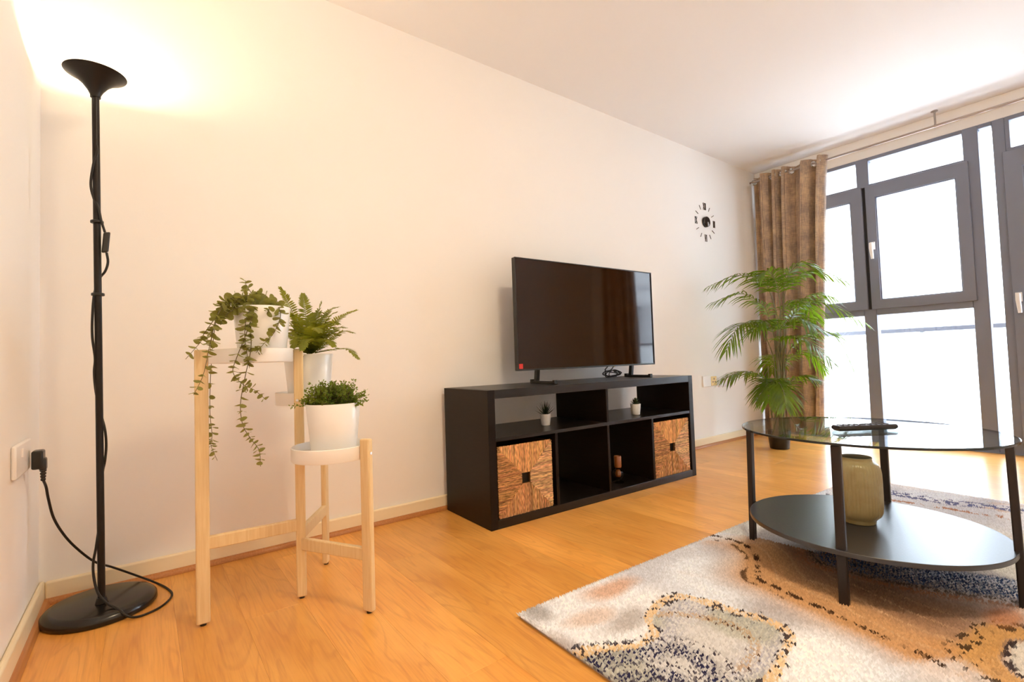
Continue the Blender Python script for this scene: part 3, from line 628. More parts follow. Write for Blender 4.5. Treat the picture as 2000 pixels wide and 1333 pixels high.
# ------------------------------------------------------------------ TV unit
CX, CY, TH = 1.4645, -0.0053, R(-1.6208)
CW, CD, CH = 1.470, 0.3996, 0.601
cab = thing('tv_unit', 'black-brown open cube shelving unit under the television', 'TV unit', (CX, CY, 0.0), TH)
cw = lambda u, v, z: Vector((CX + u * math.cos(TH) - v * math.sin(TH), CY + u * math.sin(TH) + v * math.cos(TH), z))   # v negative = towards the room
T = 0.038
def cb(name, u0, u1, v0, v1, z0, z1, m_='cab', bevel=0.0012): return MB().box(u0, u1, v0, v1, z0, z1).build(name, MT[m_], cab, bevel=bevel, local=True, smooth=True)
cb('side_panel', 0, T, -CD, 0, 0.0005, CH); cb('side_panel', CW - T, CW, -CD, 0, 0.0005, CH)
cb('top_panel', T, CW - T, -CD, 0, CH - T, CH, 'cabh'); cb('bottom_panel', T, CW - T, -CD, 0, 0.0005, T, 'cabh')
cb('shelf', T, CW - T, -CD + 0.002, 0, 0.375, 0.391, 'cabh')
for u in (0.3825, 0.735, 1.0875): cb('divider', u - 0.008, u + 0.008, -CD + 0.002, 0, T, 0.375)
cb('divider', 0.735 - 0.008, 0.735 + 0.008, -CD + 0.002, 0, 0.391, CH - T)

# seagrass baskets
def basket(u0, u1, label):
    wd = u1 - u0 - 0.018; hgt = 0.312; dp = 0.36; c0 = cw((u0 + u1) / 2, -CD + 0.006, T + 0.001)
    b = thing('storage_basket', label, 'basket', c0, TH, group='woven baskets in the TV unit')
    hw = wd / 2
    q = MB(); y0 = 0.010
    q.box(-hw + 0.006, hw - 0.006, dp - 0.012, dp, 0.002, hgt - 0.004); q.box(-hw + 0.004, -hw + 0.012, y0, dp, 0.002, hgt - 0.004); q.box(hw - 0.012, hw - 0.004, y0, dp, 0.002, hgt - 0.004)
    q.box(-hw + 0.012, hw - 0.012, y0, dp - 0.012, 0.002, 0.010)
    hs = 0.0235; zc = hgt / 2
    for (a0, a1, z0, z1) in [(-hw + 0.004, -hs, 0.002, hgt - 0.004), (hs, hw - 0.004, 0.002, hgt - 0.004), (-hs, hs, 0.002, zc - hs), (-hs, hs, zc + hs, hgt - 0.004)]:
        q.box(a0, a1, y0 - 0.003, y0 + 0.006, z0, z1)
    q.build('body', MT['basket_in'], b, local=True, smooth=False)
    # strands: four fields meeting on the diagonals
    rg = random.Random(int(u0 * 1000)); mb = MB(); cols = []
    def strand(p0, p1, r_):
        p0, p1 = Vector(p0), Vector(p1); ax = (p1 - p0)
        if ax.length < 0.004: return
        d = ax.normalized(); sd = Vector((0, -1, 0)).cross(d); k = max(2, int(ax.length / 0.012)); n0 = len(mb.v); rows = []
        sh = rg.uniform(0.6, 1.2); warm = rg.uniform(0.85, 1.1)
        for i in range(k + 1):
            t = i / k; c = p0 + ax * t + sd * rg.uniform(-0.0008, 0.0008) + Vector((0, -1, 0)) * rg.uniform(-0.0008, 0.0012)
            tw = 0.75 + 0.25 * math.sin(i * 2.1 + sh * 9)
            rows += [c - sd * r_, c - sd * r_ * 0.55 + Vector((0, -0.004 * tw, 0)), c + sd * r_ * 0.55 + Vector((0, -0.0042, 0)), c + sd * r_]
            kk = sh * rg.uniform(0.55, 1.4)
            cols.extend([(0.36 * kk, 0.18 * kk * warm, 0.06 * kk)] + [(0.74 * kk, 0.43 * kk * warm, 0.185 * kk)] * 2 + [(0.26 * kk, 0.12 * kk, 0.04 * kk)])
        fs = [(i * 4 + j, i * 4 + j + 1, i * 4 + j + 5, i * 4 + j + 4) for i in range(k) for j in range(3)]
        mb.add(rows, fs)
    m_ = 74; half = hgt / 2; asp = hw / half
    for i in range(m_):
        u = -1 + 2 * (i + 0.5) / m_
        e = rg.uniform(-0.02, 0.02); yy = y0 - 0.004
        for s_ in (-1, 1):
            hole = hs / half
            inner = max(abs(u) - 0.005 + e, hole)
            strand((u * hw, yy, zc + s_ * half * rg.uniform(0.99, 1.005)), (u * hw, yy, zc + s_ * half * inner), hw / m_ * 1.08)
            strand((s_ * hw * rg.uniform(0.99, 1.005), yy, zc + u * half), (s_ * hw * max(inner, hs / hw), yy, zc + u * half), half / m_ * 1.08)
    o = mb.build('woven_strands', MT['straw'], b, local=True, angle=90); o['kind'] = 'stuff'
    at = o.data.color_attributes.new('tint', 'FLOAT_COLOR', 'POINT')
    at.data.foreach_set('color', np.array([(min(1, r_), min(1, g_), min(1, b_), 1) for r_, g_, b_ in cols], dtype=np.float32).ravel())
    MB().box(-hs - 0.004, hs + 0.004, y0 + 0.008, y0 + 0.011, zc - hs - 0.004, zc + hs + 0.004).build('dark_hole_sheet', MT['plastic'], b, local=True, smooth=False)  # black sheet behind the handle hole stands in for the dark basket interior
    return b
basket(T, 0.3745 - 0.010, 'woven seagrass basket in the left lower cubby of the TV unit')
basket(1.0955, CW - T, 'woven seagrass basket in the right lower cubby of the TV unit')

# small succulents on the shelf
def small_pot(parent, cx, cy, z, rt, rb, h):
    MB().lathe([(0, 0), (rb - 0.002, 0), (rb, 0.002), (rt, h - 0.002), (rt - 0.0005, h), (rt - 0.003, h - 0.001), (rt - 0.004, h * 0.86), (0, h * 0.88)], 36, (cx, cy, z)).build('pot', MT['pot'], parent, angle=50)
def blade(mb, b, d, l, wd, th_, bend=0.0, seg=4, tipw=0.05):
    d = d.normalized(); sd = d.cross(Vector((0, 0, 1))); sd = sd.normalized() if sd.length > 0.05 else Vector((1, 0, 0)); nn = sd.cross(d).normalized(); rows = []
    for i in range(seg + 1):
        u_ = i / seg; w_ = wd * (1 - (1 - tipw) * u_ ** 1.4) * (0.75 + 0.25 * min(1, u_ * 4)); c = b + d * l * u_ + Vector((0, 0, bend * l * u_ * u_))
        rows += [c - sd * w_, c - nn * th_ * (1 - u_ * 0.9), c + sd * w_, c + nn * th_ * (1 - u_ * 0.9) * 0.6]
    fs = [(i * 4 + j, i * 4 + (j + 1) % 4, i * 4 + 4 + (j + 1) % 4, i * 4 + 4 + j) for i in range(seg) for j in range(4)] + [(3, 2, 1, 0), (seg * 4, seg * 4 + 1, seg * 4 + 2, seg * 4 + 3)]
    mb.add(rows, fs)
ZS = 0.3915
c = cw(0.452, -0.235, ZS)
s1_ = thing('potted_succulent', 'spiky dark succulent in a tiny white pot on the left shelf', 'potted plant', c)
small_pot(s1_, c.x, c.y, ZS, 0.0285, 0.0225, 0.058)
rng = random.Random(4)
for i in range(26):
    a = i * 2.399; e = 0.25 + 1.15 * ((i + 0.5) / 26); mb = MB()
    blade(mb, Vector((c.x, c.y, ZS + 0.050)), Vector((math.cos(a) * math.cos(e), math.sin(a) * math.cos(e), math.sin(e) * 1.1)), rng.uniform(0.052, 0.070), 0.0050, 0.003, 0.12)
    mb.build('leaf', MT['succ_dark'], s1_)
c = cw(1.083, -0.285, ZS)
s2_ = thing('potted_succulent', 'olive rosette succulent in a tiny white pot on the right shelf', 'potted plant', c)
small_pot(s2_, c.x, c.y, ZS, 0.0300, 0.0235, 0.062)
for i in range(30):
    a = i * 2.399; u_ = (i + 0.5) / 30; e = 0.05 + 1.35 * u_; mb = MB()
    blade(mb, Vector((c.x, c.y, ZS + 0.056 + 0.012 * u_)), Vector((math.cos(a) * math.cos(e), math.sin(a) * math.cos(e), math.sin(e) * 0.9)), 0.034 - 0.010 * u_, 0.0085, 0.003, 0.25, 4, 0.15)
    mb.build('leaf', MT['succ_olive'], s2_)

# amber glass candle holder in the third cubby
c = cw(0.895, -0.305, T + 0.001)
gl = thing('candle_holder', 'small amber and clear glass candle holder in a dark lower cubby', 'candle holder', c)
MB().lathe([(0, 0), (0.030, 0), (0.031, 0.004), (0.012, 0.012), (0.010, 0.018), (0.024, 0.028), (0.033, 0.046), (0.026, 0.066), (0.012, 0.074), (0.018, 0.080), (0, 0.082)], 36, c).build('glass_base', MT['clearg'], gl)
MB().lathe([(0, 0), (0.013, 0.002), (0.017, 0.022), (0.010, 0.040), (0, 0.044)], 24, (c.x, c.y, c.z + 0.030)).build('amber_core', MT['amber'], gl)
MB().lathe([(0, 0.082), (0.019, 0.083), (0.0205, 0.088), (0.0205, 0.142), (0.0190, 0.144), (0.0180, 0.141), (0.0180, 0.095), (0, 0.095)], 36, c).build('amber_cup', MT['amber'], gl)

# ------------------------------------------------------------------ television
TVX, TVY = 1.7855, -0.198
tv = thing('television', 'flat black television on two feet standing on the TV unit', 'television', (TVX, TVY, 0.6012), TH)
def tb(name, u0, u1, v0, v1, z0, z1, m_, bevel=0.0015, parent=tv): return MB().box(u0, u1, v0, v1, z0, z1).build(name, MT[m_], parent, bevel=bevel, local=True)
tb('back_case', 0.0, 1.074, 0.004, 0.028, 0.071, 0.656, 'plastic', 0.003)
tb('rear_housing', 0.12, 0.954, 0.026, 0.060, 0.085, 0.40, 'plastic', 0.012)
# the panel bows very slightly, as large flat screens do
mb = MB(); nx, nz = 40, 6; W0, W1, Z0, Z1 = 0.005, 1.069, 0.080, 0.651
V = []
for j in range(nz + 1):
    for i in range(nx + 1):
        u = i / nx; q = j / nz; bow = 0.0028 * math.exp(-((u - 0.98) / 0.13) ** 2) * (0.6 + 0.8 * (q - 0.5) ** 2) + 0.0006 * math.sin(u * 9)
        V.append((W0 + (W1 - W0) * u, 0.0015 + bow * 0.55, Z0 + (Z1 - Z0) * q))
F = [(j * (nx + 1) + i, j * (nx + 1) + i + 1, (j + 1) * (nx + 1) + i + 1, (j + 1) * (nx + 1) + i) for j in range(nz) for i in range(nx)]
mb.add(V, F).build('screen', MT['screen'], tv, local=True, angle=180)
mb = MB()
for (a, b, z0, z1) in [(0, 0.0045, 0.071, 0.656), (1.0695, 1.074, 0.071, 0.656), (0.0045, 1.0695, 0.6515, 0.656), (0.0045, 1.0695, 0.071, 0.0795)]: mb.box(a, b, -0.002, 0.006, z0, z1)
mb.build('bezel', MT['plastic'], tv, local=True, smooth=False)
tb('sticker', 0.006, 0.030, -0.0026, -0.0018, 0.082, 0.107, 'sticker', 0)
for u in (0.145, 0.885):
    ft = MB()
    ft.obox((u, -0.025, 0.007), (0.011, 0, 0), (0, 0.095, 0), (0, 0, 0.007))
    ft.obox((u, -0.113, 0.010), (0.011, 0, 0), (0, 0.008, 0), (0, 0, 0.010))
    ft.obox((u, 0.068, 0.011), (0.012, 0, 0), (0, 0.010, 0), (0, 0, 0.011))
    ft.obox((u, 0.030, 0.050), (0.0105, 0, 0), (0, 0.011, 0.002), (0, -0.006, 0.045))
    ft.build('foot', MT['plastic'], tv, local=True, bevel=0.002)
cbl = thing('cable', 'tangle of thin black cables behind the right TV foot', 'cable', (2.60, -0.12, 0.605))
CA = [[2.601, -0.12, 0.690], [2.581, -0.12, 0.657], [2.543, -0.12, 0.640], [2.518, -0.12, 0.622], [2.522, -0.12, 0.607], [2.549, -0.12, 0.605], [2.587, -0.11, 0.605], [2.65, -0.09, 0.605]]
CB_ = [[2.550, -0.14, 0.690], [2.520, -0.14, 0.672], [2.499, -0.14, 0.657], [2.495, -0.14, 0.648], [2.53, -0.14, 0.637], [2.585, -0.13, 0.632], [2.640, -0.10, 0.625], [2.66, -0.06, 0.64]]
MB().tube(spline(CA, 60), 0.0030, 8).build('cord', MT['cord'], cbl)
MB().tube(spline(CB_, 60), 0.0030, 8).build('cord', MT['cord'], cbl)
rng = random.Random(9); pts = []
for i in range(46):
    a = i * 0.72; pts.append((2.600 + 0.060 * math.cos(a) + rng.uniform(-0.008, 0.008), -0.10 + 0.022 * math.sin(a * 0.7) + rng.uniform(-0.006, 0.006), 0.627 + 0.018 * math.sin(a) + rng.uniform(-0.003, 0.004)))
MB().tube(spline(pts, 320), 0.0026, 6).build('coiled_cord', MT['cord'], cbl)
MB().tube([(2.603, -0.12, 0.690), (2.597, -0.12, 0.666)], 0.006, 8).build('connector', MT['yellow'], cbl)

# ------------------------------------------------------------------ rug
RA = R(-2.0); RO = Vector((1.112, -1.032, 0.0)); RL, RW = 2.30, 1.62
ru = thing('rug', 'soft abstract marbled rug in white, tan and navy on the laminate floor', 'rug', RO, RA)
rq = [(0, 0), (RL, 0), (RL, -RW), (0, -RW)]
MB().prism([(0.004, -0.004), (0.004, -RW + 0.004), (RL - 0.004, -RW + 0.004), (RL - 0.004, -0.004)], 0.0006, 0.010).build('backing', MT['backing'], ru, local=True, smooth=False)
GOLD = [[1.092, -1.277], [1.17, -1.304], [1.24, -1.341], [1.312, -1.33], [1.359, -1.287], [1.431, -1.277], [1.506, -1.275], [1.542, -1.294], [1.553, -1.344], [1.557, -1.404], [1.565, -1.457], [1.575, -1.507], [1.568, -1.548], [1.542, -1.572], [1.48, -1.576], [1.423, -1.592], [1.333, -1.632], [1.209, -1.68]]
NAVY1 = [[1.086, -1.313], [1.166, -1.339], [1.241, -1.386], [1.304, -1.429], [1.311, -1.485], [1.295, -1.538], [1.26, -1.581]]
NAVY2 = [[1.09, -1.384], [1.157, -1.422], [1.203, -1.47], [1.217, -1.524]]
NAVY3 = [[1.097, -1.456], [1.153, -1.492]]
TAN = [[2.06, -1.05], [2.037, -1.175], [1.97, -1.276], [1.883, -1.338], [1.799, -1.374], [1.786, -1.422], [1.777, -1.498], [1.768, -1.568], [1.75, -1.623], [1.735, -1.685], [1.715, -1.733], [1.698, -1.786], [1.674, -1.828]]
BLUE = [[2.168, -1.482], [2.188, -1.618], [2.223, -1.736], [2.258, -1.821], [2.277, -1.932]]
FAR1 = [[3.209, -1.328], [3.205, -1.54], [3.237, -1.758], [3.23, -1.924]]
FAR2 = [[3.06, -1.368], [3.093, -1.563], [3.066, -1.728], [3.082, -1.908]]
EYE = [[1.918, -1.955], [2.01, -1.91], [1.914, -1.874], [1.823, -1.866], [1.761, -1.901], [1.732, -1.945]]
GIN = [[1.408, -1.294], [1.478, -1.336], [1.507, -1.432], [1.484, -1.492], [1.425, -1.529], [1.355, -1.56]]
def vnoise(P, s, seed):
    """smooth value noise on 2-D points"""
    rg_ = np.random.default_rng(seed); G = rg_.random((257, 257)); q = P * s + 1000.37 * 0; q = q + 57.3
    i = np.floor(q).astype(int); f = q - i; f = f * f * (3 - 2 * f); i %= 256
    a = G[i[:, 0], i[:, 1]]; b = G[i[:, 0] + 1, i[:, 1]]; c_ = G[i[:, 0], i[:, 1] + 1]; d = G[i[:, 0] + 1, i[:, 1] + 1]
    return (a * (1 - f[:, 0]) + b * f[:, 0]) * (1 - f[:, 1]) + (c_ * (1 - f[:, 0]) + d * f[:, 0]) * f[:, 1]
def pdist(P, poly, signed=False):
    poly = np.array([tuple(p) for p in spline([(a, b, 0) for a, b in poly], 12 * len(poly))])[:, :2]
    D = np.full(len(P), 9e9); Sg = np.zeros(len(P)); Tt = np.zeros(len(P)); n = len(poly) - 1
    for k in range(n):
        a, b = poly[k], poly[k + 1]; ab = b - a; ap = P - a
        t = np.clip((ap @ ab) / max(1e-9, ab @ ab), 0, 1); d = np.hypot(*(ap - t[:, None] * ab).T); m_ = d < D
        D[m_] = d[m_]; Sg[m_] = np.sign(ab[0] * ap[m_, 1] - ab[1] * ap[m_, 0]); Tt[m_] = (k + t[m_]) / n
    return D, Sg, Tt
ss = lambda e0, e1, x_: (lambda t: t * t * (3 - 2 * t))(np.clip((x_ - e0) / (e1 - e0), 0, 1))
def rug_colour(P):
    n = len(P); rg_ = np.random.default_rng(5); jit = rg_.random(n); jit2 = rg_.random(n)
    wob = np.stack([vnoise(P, 6, 1) - .5, vnoise(P, 6, 2) - .5], 1) * 0.05; Q = P + wob
    Cc = np.empty((n, 3)); Cc[:] = (0.76, 0.82, 0.93)
    def mixc(col, a):
        nonlocal Cc; Cc = Cc * (1 - a[:, None]) + np.array(col) * a[:, None]
    # drifting greys, pinks and ochres in the pale ground
    mixc((0.58, 0.60, 0.68), 0.75 * ss(.5, .78, vnoise(Q, 5, 3)))
    mixc((0.86, 0.89, 0.96), 0.8 * ss(.5, .8, vnoise(Q, 4, 4)))
    st_ = vnoise(np.stack([Q[:, 0] * 26 + Q[:, 1] * 9, Q[:, 0] * 5 - Q[:, 1] * 16], 1), 1, 6)
    mixc((0.60, 0.38, 0.24), 0.55 * ss(.66, .86, st_) * ss(.42, .7, vnoise(P, 3.1, 8)))
    def blob(cx, cy, rx, ry, col, a):
        mixc(col, a * (1 - ss(.3, 1, np.hypot((Q[:, 0] - cx) / rx, (Q[:, 1] - cy) / ry))))
    blob(1.41, -1.11, .16, .07, (0.62, 0.34, 0.18), .75); blob(1.31, -1.25, .14, .06, (0.33, 0.28, 0.26), .6); blob(1.24, -1.18, .12, .05, (0.58, 0.36, 0.22), .5)
    blob(1.14, -1.08, .05, .08, (0.22, 0.20, 0.19), .6); blob(1.10, -1.24, .05, .10, (0.33, 0.25, 0.22), .5); blob(1.62, -1.5, .10, .14, (0.36, 0.33, 0.35), .6)
    # tan agate band around the dark stitched line
    d, sg, t = pdist(Q, TAN); ins = sg > 0            # inside: towards the window
    band_len = ss(-.02, .12, t) * (1 - 0.6 * ss(.93, 1.0, t))
    mixc((0.56, 0.31, 0.13), band_len * np.where(ins, 1 - ss(.05, .62, d), 1 - ss(.02, .13, d)) * .95)
    mixc((0.24, 0.135, 0.085), band_len * np.where(ins, ss(.07, .16, d) * (1 - ss(.30, .46, d)), 0) * (.35 + .6 * vnoise(Q, 7, 9)))  # darker inner brown, with the shade under the table shelf painted in
    ring = np.abs(np.sin(d * 46 + 2.2 * vnoise(Q, 3, 10)))
    mixc((0.66, 0.44, 0.26), np.where(ins, (1 - ss(0, .25, ring)) * (1 - ss(.10, .40, d)) * .65, 0) * band_len)
    mixc((0.35, 0.18, 0.08), (ss(.05, .10, d) * (1 - ss(.10, .17, d))) * np.where(ins, 0, .25) * band_len)
    dash = ss(.42, .60, vnoise(np.stack([t * 75, d * 90], 1), 1, 12))
    mixc((0.045, 0.020, 0.012), (1 - ss(.006, .013, d)) * dash * .95)
    d2 = np.abs(d - .038); mixc((0.06, 0.028, 0.015), np.where(ins, 0, 1 - ss(.004, .011, d2)) * ss(.55, .7, vnoise(np.stack([t * 60, d * 60], 1), 1, 13)) * .85 * (t < .5))
    # blue band
    d, sg, t = pdist(Q, BLUE)
    strp = np.sin((P[:, 0] * 0.5 + P[:, 1]) * 420)
    core = (1 - ss(.07, .11, d))
    mixc((0.70, 0.69, 0.69), np.where(sg > 0, ss(.06, .10, d) * (1 - ss(.45, .75, d)), 0) * .95)
    mixc((0.045, 0.085, 0.21), core * (.55 + .45 * (jit > .4)) * ss(-.3, .5, strp + jit * .9))
    mixc((0.20, 0.30, 0.48), core * (jit2 > .80) * .7)
    mixc((0.08, 0.05, 0.04), ss(.085, .10, d) * (1 - ss(.10, .135, d)) * np.where(sg < 0, 1, 0) * (jit > .45) * .8)
    mixc((0.45, 0.20, 0.09), ss(.11, .13, d) * (1 - ss(.13, .17, d)) * np.where(sg < 0, 1, 0) * (jit > .3) * .7)
    # grey-blue field with gold stitched rim
    d, sg, t = pdist(Q, GOLD); ins = sg < 0
    field = np.where(ins, 1.0, 0) * ss(.0, .02, d) * (P[:, 0] < 1.60) * (1 - ss(1.5, 1.62, P[:, 0]) * (P[:, 1] > -1.28))
    field = field * (P[:, 1] < -1.26)
    stripes = ss(-.1, .7, np.sin((P[:, 0] * .35 + P[:, 1] * 1.0) * 560) + jit * .7 - .3)
    mixc((0.62, 0.62, 0.64), field * .85)
    mixc((0.30, 0.32, 0.46), field * (1 - ss(.03, .12, d)) * stripes * .6)
    mixc((0.38, 0.40, 0.30), field * ss(.5, .75, vnoise(Q, 5, 15)) * .5)
    for pl, wd in ((NAVY1, .038), (NAVY2, .032), (NAVY3, .036)):
        dn, _s, tn = pdist(Q, pl); mixc((0.030, 0.030, 0.085), (1 - ss(wd * .55, wd, dn)) * (.25 + .75 * stripes) * (jit > .12))
        mixc((0.06, 0.05, 0.08), ss(wd, wd * 1.15, dn) * (1 - ss(wd * 1.2, wd * 1.9, dn)) * (jit > .72))
    dg, _s, tg_ = pdist(Q, GIN); mixc((0.50, 0.32, 0.15), (1 - ss(.006, .016, dg)) * (jit > .35) * .6); mixc((0.10, 0.06, 0.05), (1 - ss(.01, .03, dg)) * (jit > .93))
    wg = .008 + .010 * vnoise(np.stack([t * 22, t * 0], 1), 1, 16)
    mixc((0.76, 0.54, 0.27), (1 - ss(wg * .8, wg * 1.25, d)) * (.30 + .50 * (jit > .35)))
    mixc((0.025, 0.018, 0.035), (1 - ss(wg * 1.5, wg * 2.1, d)) * ((vnoise(P, 110, 17) > .73)) * .92)
    # agate eye
    ex, ey = 1.86, -2.02
    th_ = np.arctan2(Q[:, 1] - ey, Q[:, 0] - ex); rr = np.hypot((Q[:, 0] - ex) / 1.15, (Q[:, 1] - ey)) * (1 + .10 * np.sin(2 * th_ + 1) + .05 * np.sin(5 * th_))
    mixc((0.58, 0.34, 0.13), ss(.115, .13, rr) * (1 - ss(.17, .20, rr)) * .9)
    mixc((0.66, 0.64, 0.62), (1 - ss(.10, .12, rr)) * .95)
    mixc((0.035, 0.022, 0.03), ss(.095, .105, rr) * (1 - ss(.115, .125, rr)) * (vnoise(P, 80, 19) > .5) * .95)
    mixc((0.05, 0.03, 0.02), ss(.15, .16, rr) * (1 - ss(.19, .22, rr)) * (vnoise(P, 80, 20) > .68) * .9)
    mixc((0.05, 0.06, 0.20), ss(.06, .065, rr) * (1 - ss(.072, .08, rr)) * (jit > .35) * .9); mixc((0.05, 0.06, 0.20), (1 - ss(.03, .036, rr)) * (jit > .4) * .9)
    blob(2.05, -1.87, .10, .05, (0.60, 0.24, 0.09), .6)
    # speckled bands at the far end
    for pl, col, wd in ((FAR1, (0.10, 0.12, 0.30), .055), (FAR2, (0.42, 0.20, 0.12), .022)):
        d, sg, t = pdist(Q, pl); mixc(col, (1 - ss(wd * .6, wd, d)) * (vnoise(P, 70, 23) > .52) * .9)
    mixc((0.10, 0.10, 0.16), (np.abs(Q[:, 0] - 2.93) < .05) * (Q[:, 1] > -1.3) * (vnoise(P, 60, 24) > .72) * .8)
    return np.clip(Cc * (0.86 + 0.28 * rg_.random(n))[:, None], 0, 1)
step = 0.0058
gx, gy = int(RL / step), int(RW / step)
ii, jj = np.meshgrid(np.arange(gx), np.arange(gy), indexing='ij'); ii = ii.ravel(); jj = jj.ravel()
rg_ = np.random.default_rng(1); n = len(ii)
bx = (ii + .5) * step + (rg_.random(n) - .5) * step * .55 + (jj % 2) * step * .25; by = -(jj + .5) * step + (rg_.random(n) - .5) * step * .55
ed = np.minimum.reduce([bx, RL - bx, -by, RW + by]); edge = np.clip(ed / 0.022, 0, 1)
hz = 0.0105 + (0.0085 + 0.003 * rg_.random(n)) * (0.35 + 0.65 * np.sqrt(edge))
lx = (rg_.random(n) - .5) * .006; ly = (rg_.random(n) - .5) * .006
outx = np.where(bx < 0.012, -0.006, np.where(RL - bx < 0.012, 0.006, 0)); outy = np.where(-by < 0.012, 0.006, np.where(RW + by < 0.012, -0.006, 0))
hw = step * .72
V = np.empty((n, 5, 3), np.float32)
for k, (ax, ay) in enumerate(((-1, -1), (1, -1), (1, 1), (-1, 1))):
    V[:, k, 0] = bx + ax * hw; V[:, k, 1] = by + ay * hw; V[:, k, 2] = 0.0075 + 0.0045 * edge
for a_ in (0,):
    V[:, :4, 0] = np.clip(V[:, :4, 0], 0, RL); V[:, :4, 1] = np.clip(V[:, :4, 1], -RW, 0)
V[:, 4, 0] = bx + lx + outx; V[:, 4, 1] = by + ly + outy; V[:, 4, 2] = hz
wx = RO.x + bx * math.cos(RA) - by * math.sin(RA); wy = RO.y + bx * math.sin(RA) + by * math.cos(RA)
colr = rug_colour(np.stack([wx, wy], 1))
F = np.empty((n, 4, 3), np.int32); b5 = np.arange(n, dtype=np.int32) * 5
for k in range(4): F[:, k, 0] = b5 + k; F[:, k, 1] = b5 + (k + 1) % 4; F[:, k, 2] = b5 + 4
me = bpy.data.meshes.new('pile'); me.vertices.add(n * 5); me.vertices.foreach_set('co', V.ravel())
me.loops.add(n * 12); me.loops.foreach_set('vertex_index', F.ravel()); me.polygons.add(n * 4)
me.polygons.foreach_set('loop_start', np.arange(n * 4, dtype=np.int32) * 3); me.update(calc_edges=True)
me.polygons.foreach_set('use_smooth', np.ones(n * 4, bool))
at = me.color_attributes.new('tint', 'FLOAT_COLOR', 'POINT')
c4 = np.ones((n, 5, 4), np.float32); c4[:, :, :3] = colr[:, None, :]; at.data.foreach_set('color', c4.ravel())
me.materials.append(MT['pile']); me.validate()
o = bpy.data.objects.new('pile', me); COL.objects.link(o); o.parent = ru; o['kind'] = 'stuff'

# ------------------------------------------------------------------ coffee table
TBC = (2.150, -1.559)
tbl = thing('coffee_table', 'oval glass-topped coffee table with black legs and lower shelf', 'coffee table', (TBC[0], TBC[1], 0.0))
ZG = 0.4655
n = 120; el = ellipse(TBC[0], TBC[1], 0.365, 0.327, -1.581, n); el2 = ellipse(TBC[0], TBC[1], 0.3625, 0.3245, -1.581, n)
gt2 = MB(); V = [(x_, y_, ZG - 0.0065) for x_, y_ in el] + [(x_, y_, ZG - 0.0015) for x_, y_ in el] + [(x_, y_, ZG) for x_, y_ in el2]
F = [tuple(range(n - 1, -1, -1)), tuple(range(2 * n, 3 * n))]
gt2.add(V, F, 0)
for k in range(2):
    for j in range(n): gt2.f.append((k * n + j, k * n + (j + 1) % n, (k + 1) * n + (j + 1) % n, (k + 1) * n + j)); gt2.mi.append(1)
gt2.build('glass_top', [MT['glass'], MT['glass_edge']], tbl, smooth=False)
SC = (2.130, -1.563)
MB().prism(ellipse(SC[0], SC[1], 0.345, 0.312, -1.581, n), 0.154, 0.168).build('shelf', [MT['shelfm']], tbl, bevel=0.0015)
TL = [((2.124, -1.191), (2.118, -1.203)), ((1.835, -1.594), (1.842, -1.592)), ((2.166, -1.906), (2.160, -1.900)), ((2.446, -1.530), (2.442, -1.532))]
for (fx, fy), (tx, ty) in TL:
    a, b = Vector((fx, fy, 0.0135)), Vector((tx, ty, ZG - 0.0075)); d = Vector((SC[0] - fx, SC[1] - fy, 0)).normalized(); sd = Vector((-d.y, d.x, 0))
    mb = MB(); V = [p + d * i * 0.0095 + sd * j * 0.0125 for p in (a, b) for j in (-1, 1) for i in (-1, 1)]
    mb.add(V, [(0, 2, 3, 1), (4, 5, 7, 6), (0, 1, 5, 4), (2, 6, 7, 3), (0, 4, 6, 2), (1, 3, 7, 5)])
    lg = mb.build('leg', MT['brackm'], tbl, bevel=0.0035, seg=3)
    e_ = a.lerp(b, 0.325)
    MB().tube([e_ + d * 0.006, e_ + d * 0.034], 0.006, 10).build('shelf_bracket', MT['brackm'], lg)
    MB().lathe([(0, 0), (0.013, 0), (0.013, 0.001), (0, 0.001)], 20, (b.x, b.y, ZG - 0.0076)).build('glass_pad', MT['gasket'], lg)

# ribbed vase on the lower shelf
VC = (2.125, -1.545)
va = thing('vase', 'ribbed olive-beige stoneware vase on the lower table shelf', 'vase', (VC[0], VC[1], 0.1685))
def rib(a, z): return 1 - (0.016 * (0.5 - 0.5 * math.cos(a * 44)) if 0.022 < z < 0.188 else 0)
prof = [(0, 0), (0.044, 0), (0.046, 0.003), (0.046, 0.010), (0.052, 0.017), (0.061, 0.026), (0.066, 0.038), (0.0675, 0.055), (0.068, 0.090), (0.068, 0.130), (0.0672, 0.160), (0.065, 0.176), (0.060, 0.187), (0.0525, 0.194), (0.046, 0.1975), (0.0435, 0.203), (0.0445, 0.2085)]
MB().lathe(prof, 264, (VC[0], VC[1], 0.1685), rfun=rib).build('body', MT['vase'], va, angle=60)
MB().lathe([(0.0445, 0.2085), (0.043, 0.2105), (0.0405, 0.209), (0.040, 0.203), (0.043, 0.195), (0.058, 0.180), (0.062, 0.150), (0.060, 0.05), (0, 0.04)], 64, (VC[0], VC[1], 0.1685)).build('neck', MT['vase_in'], va, angle=60)

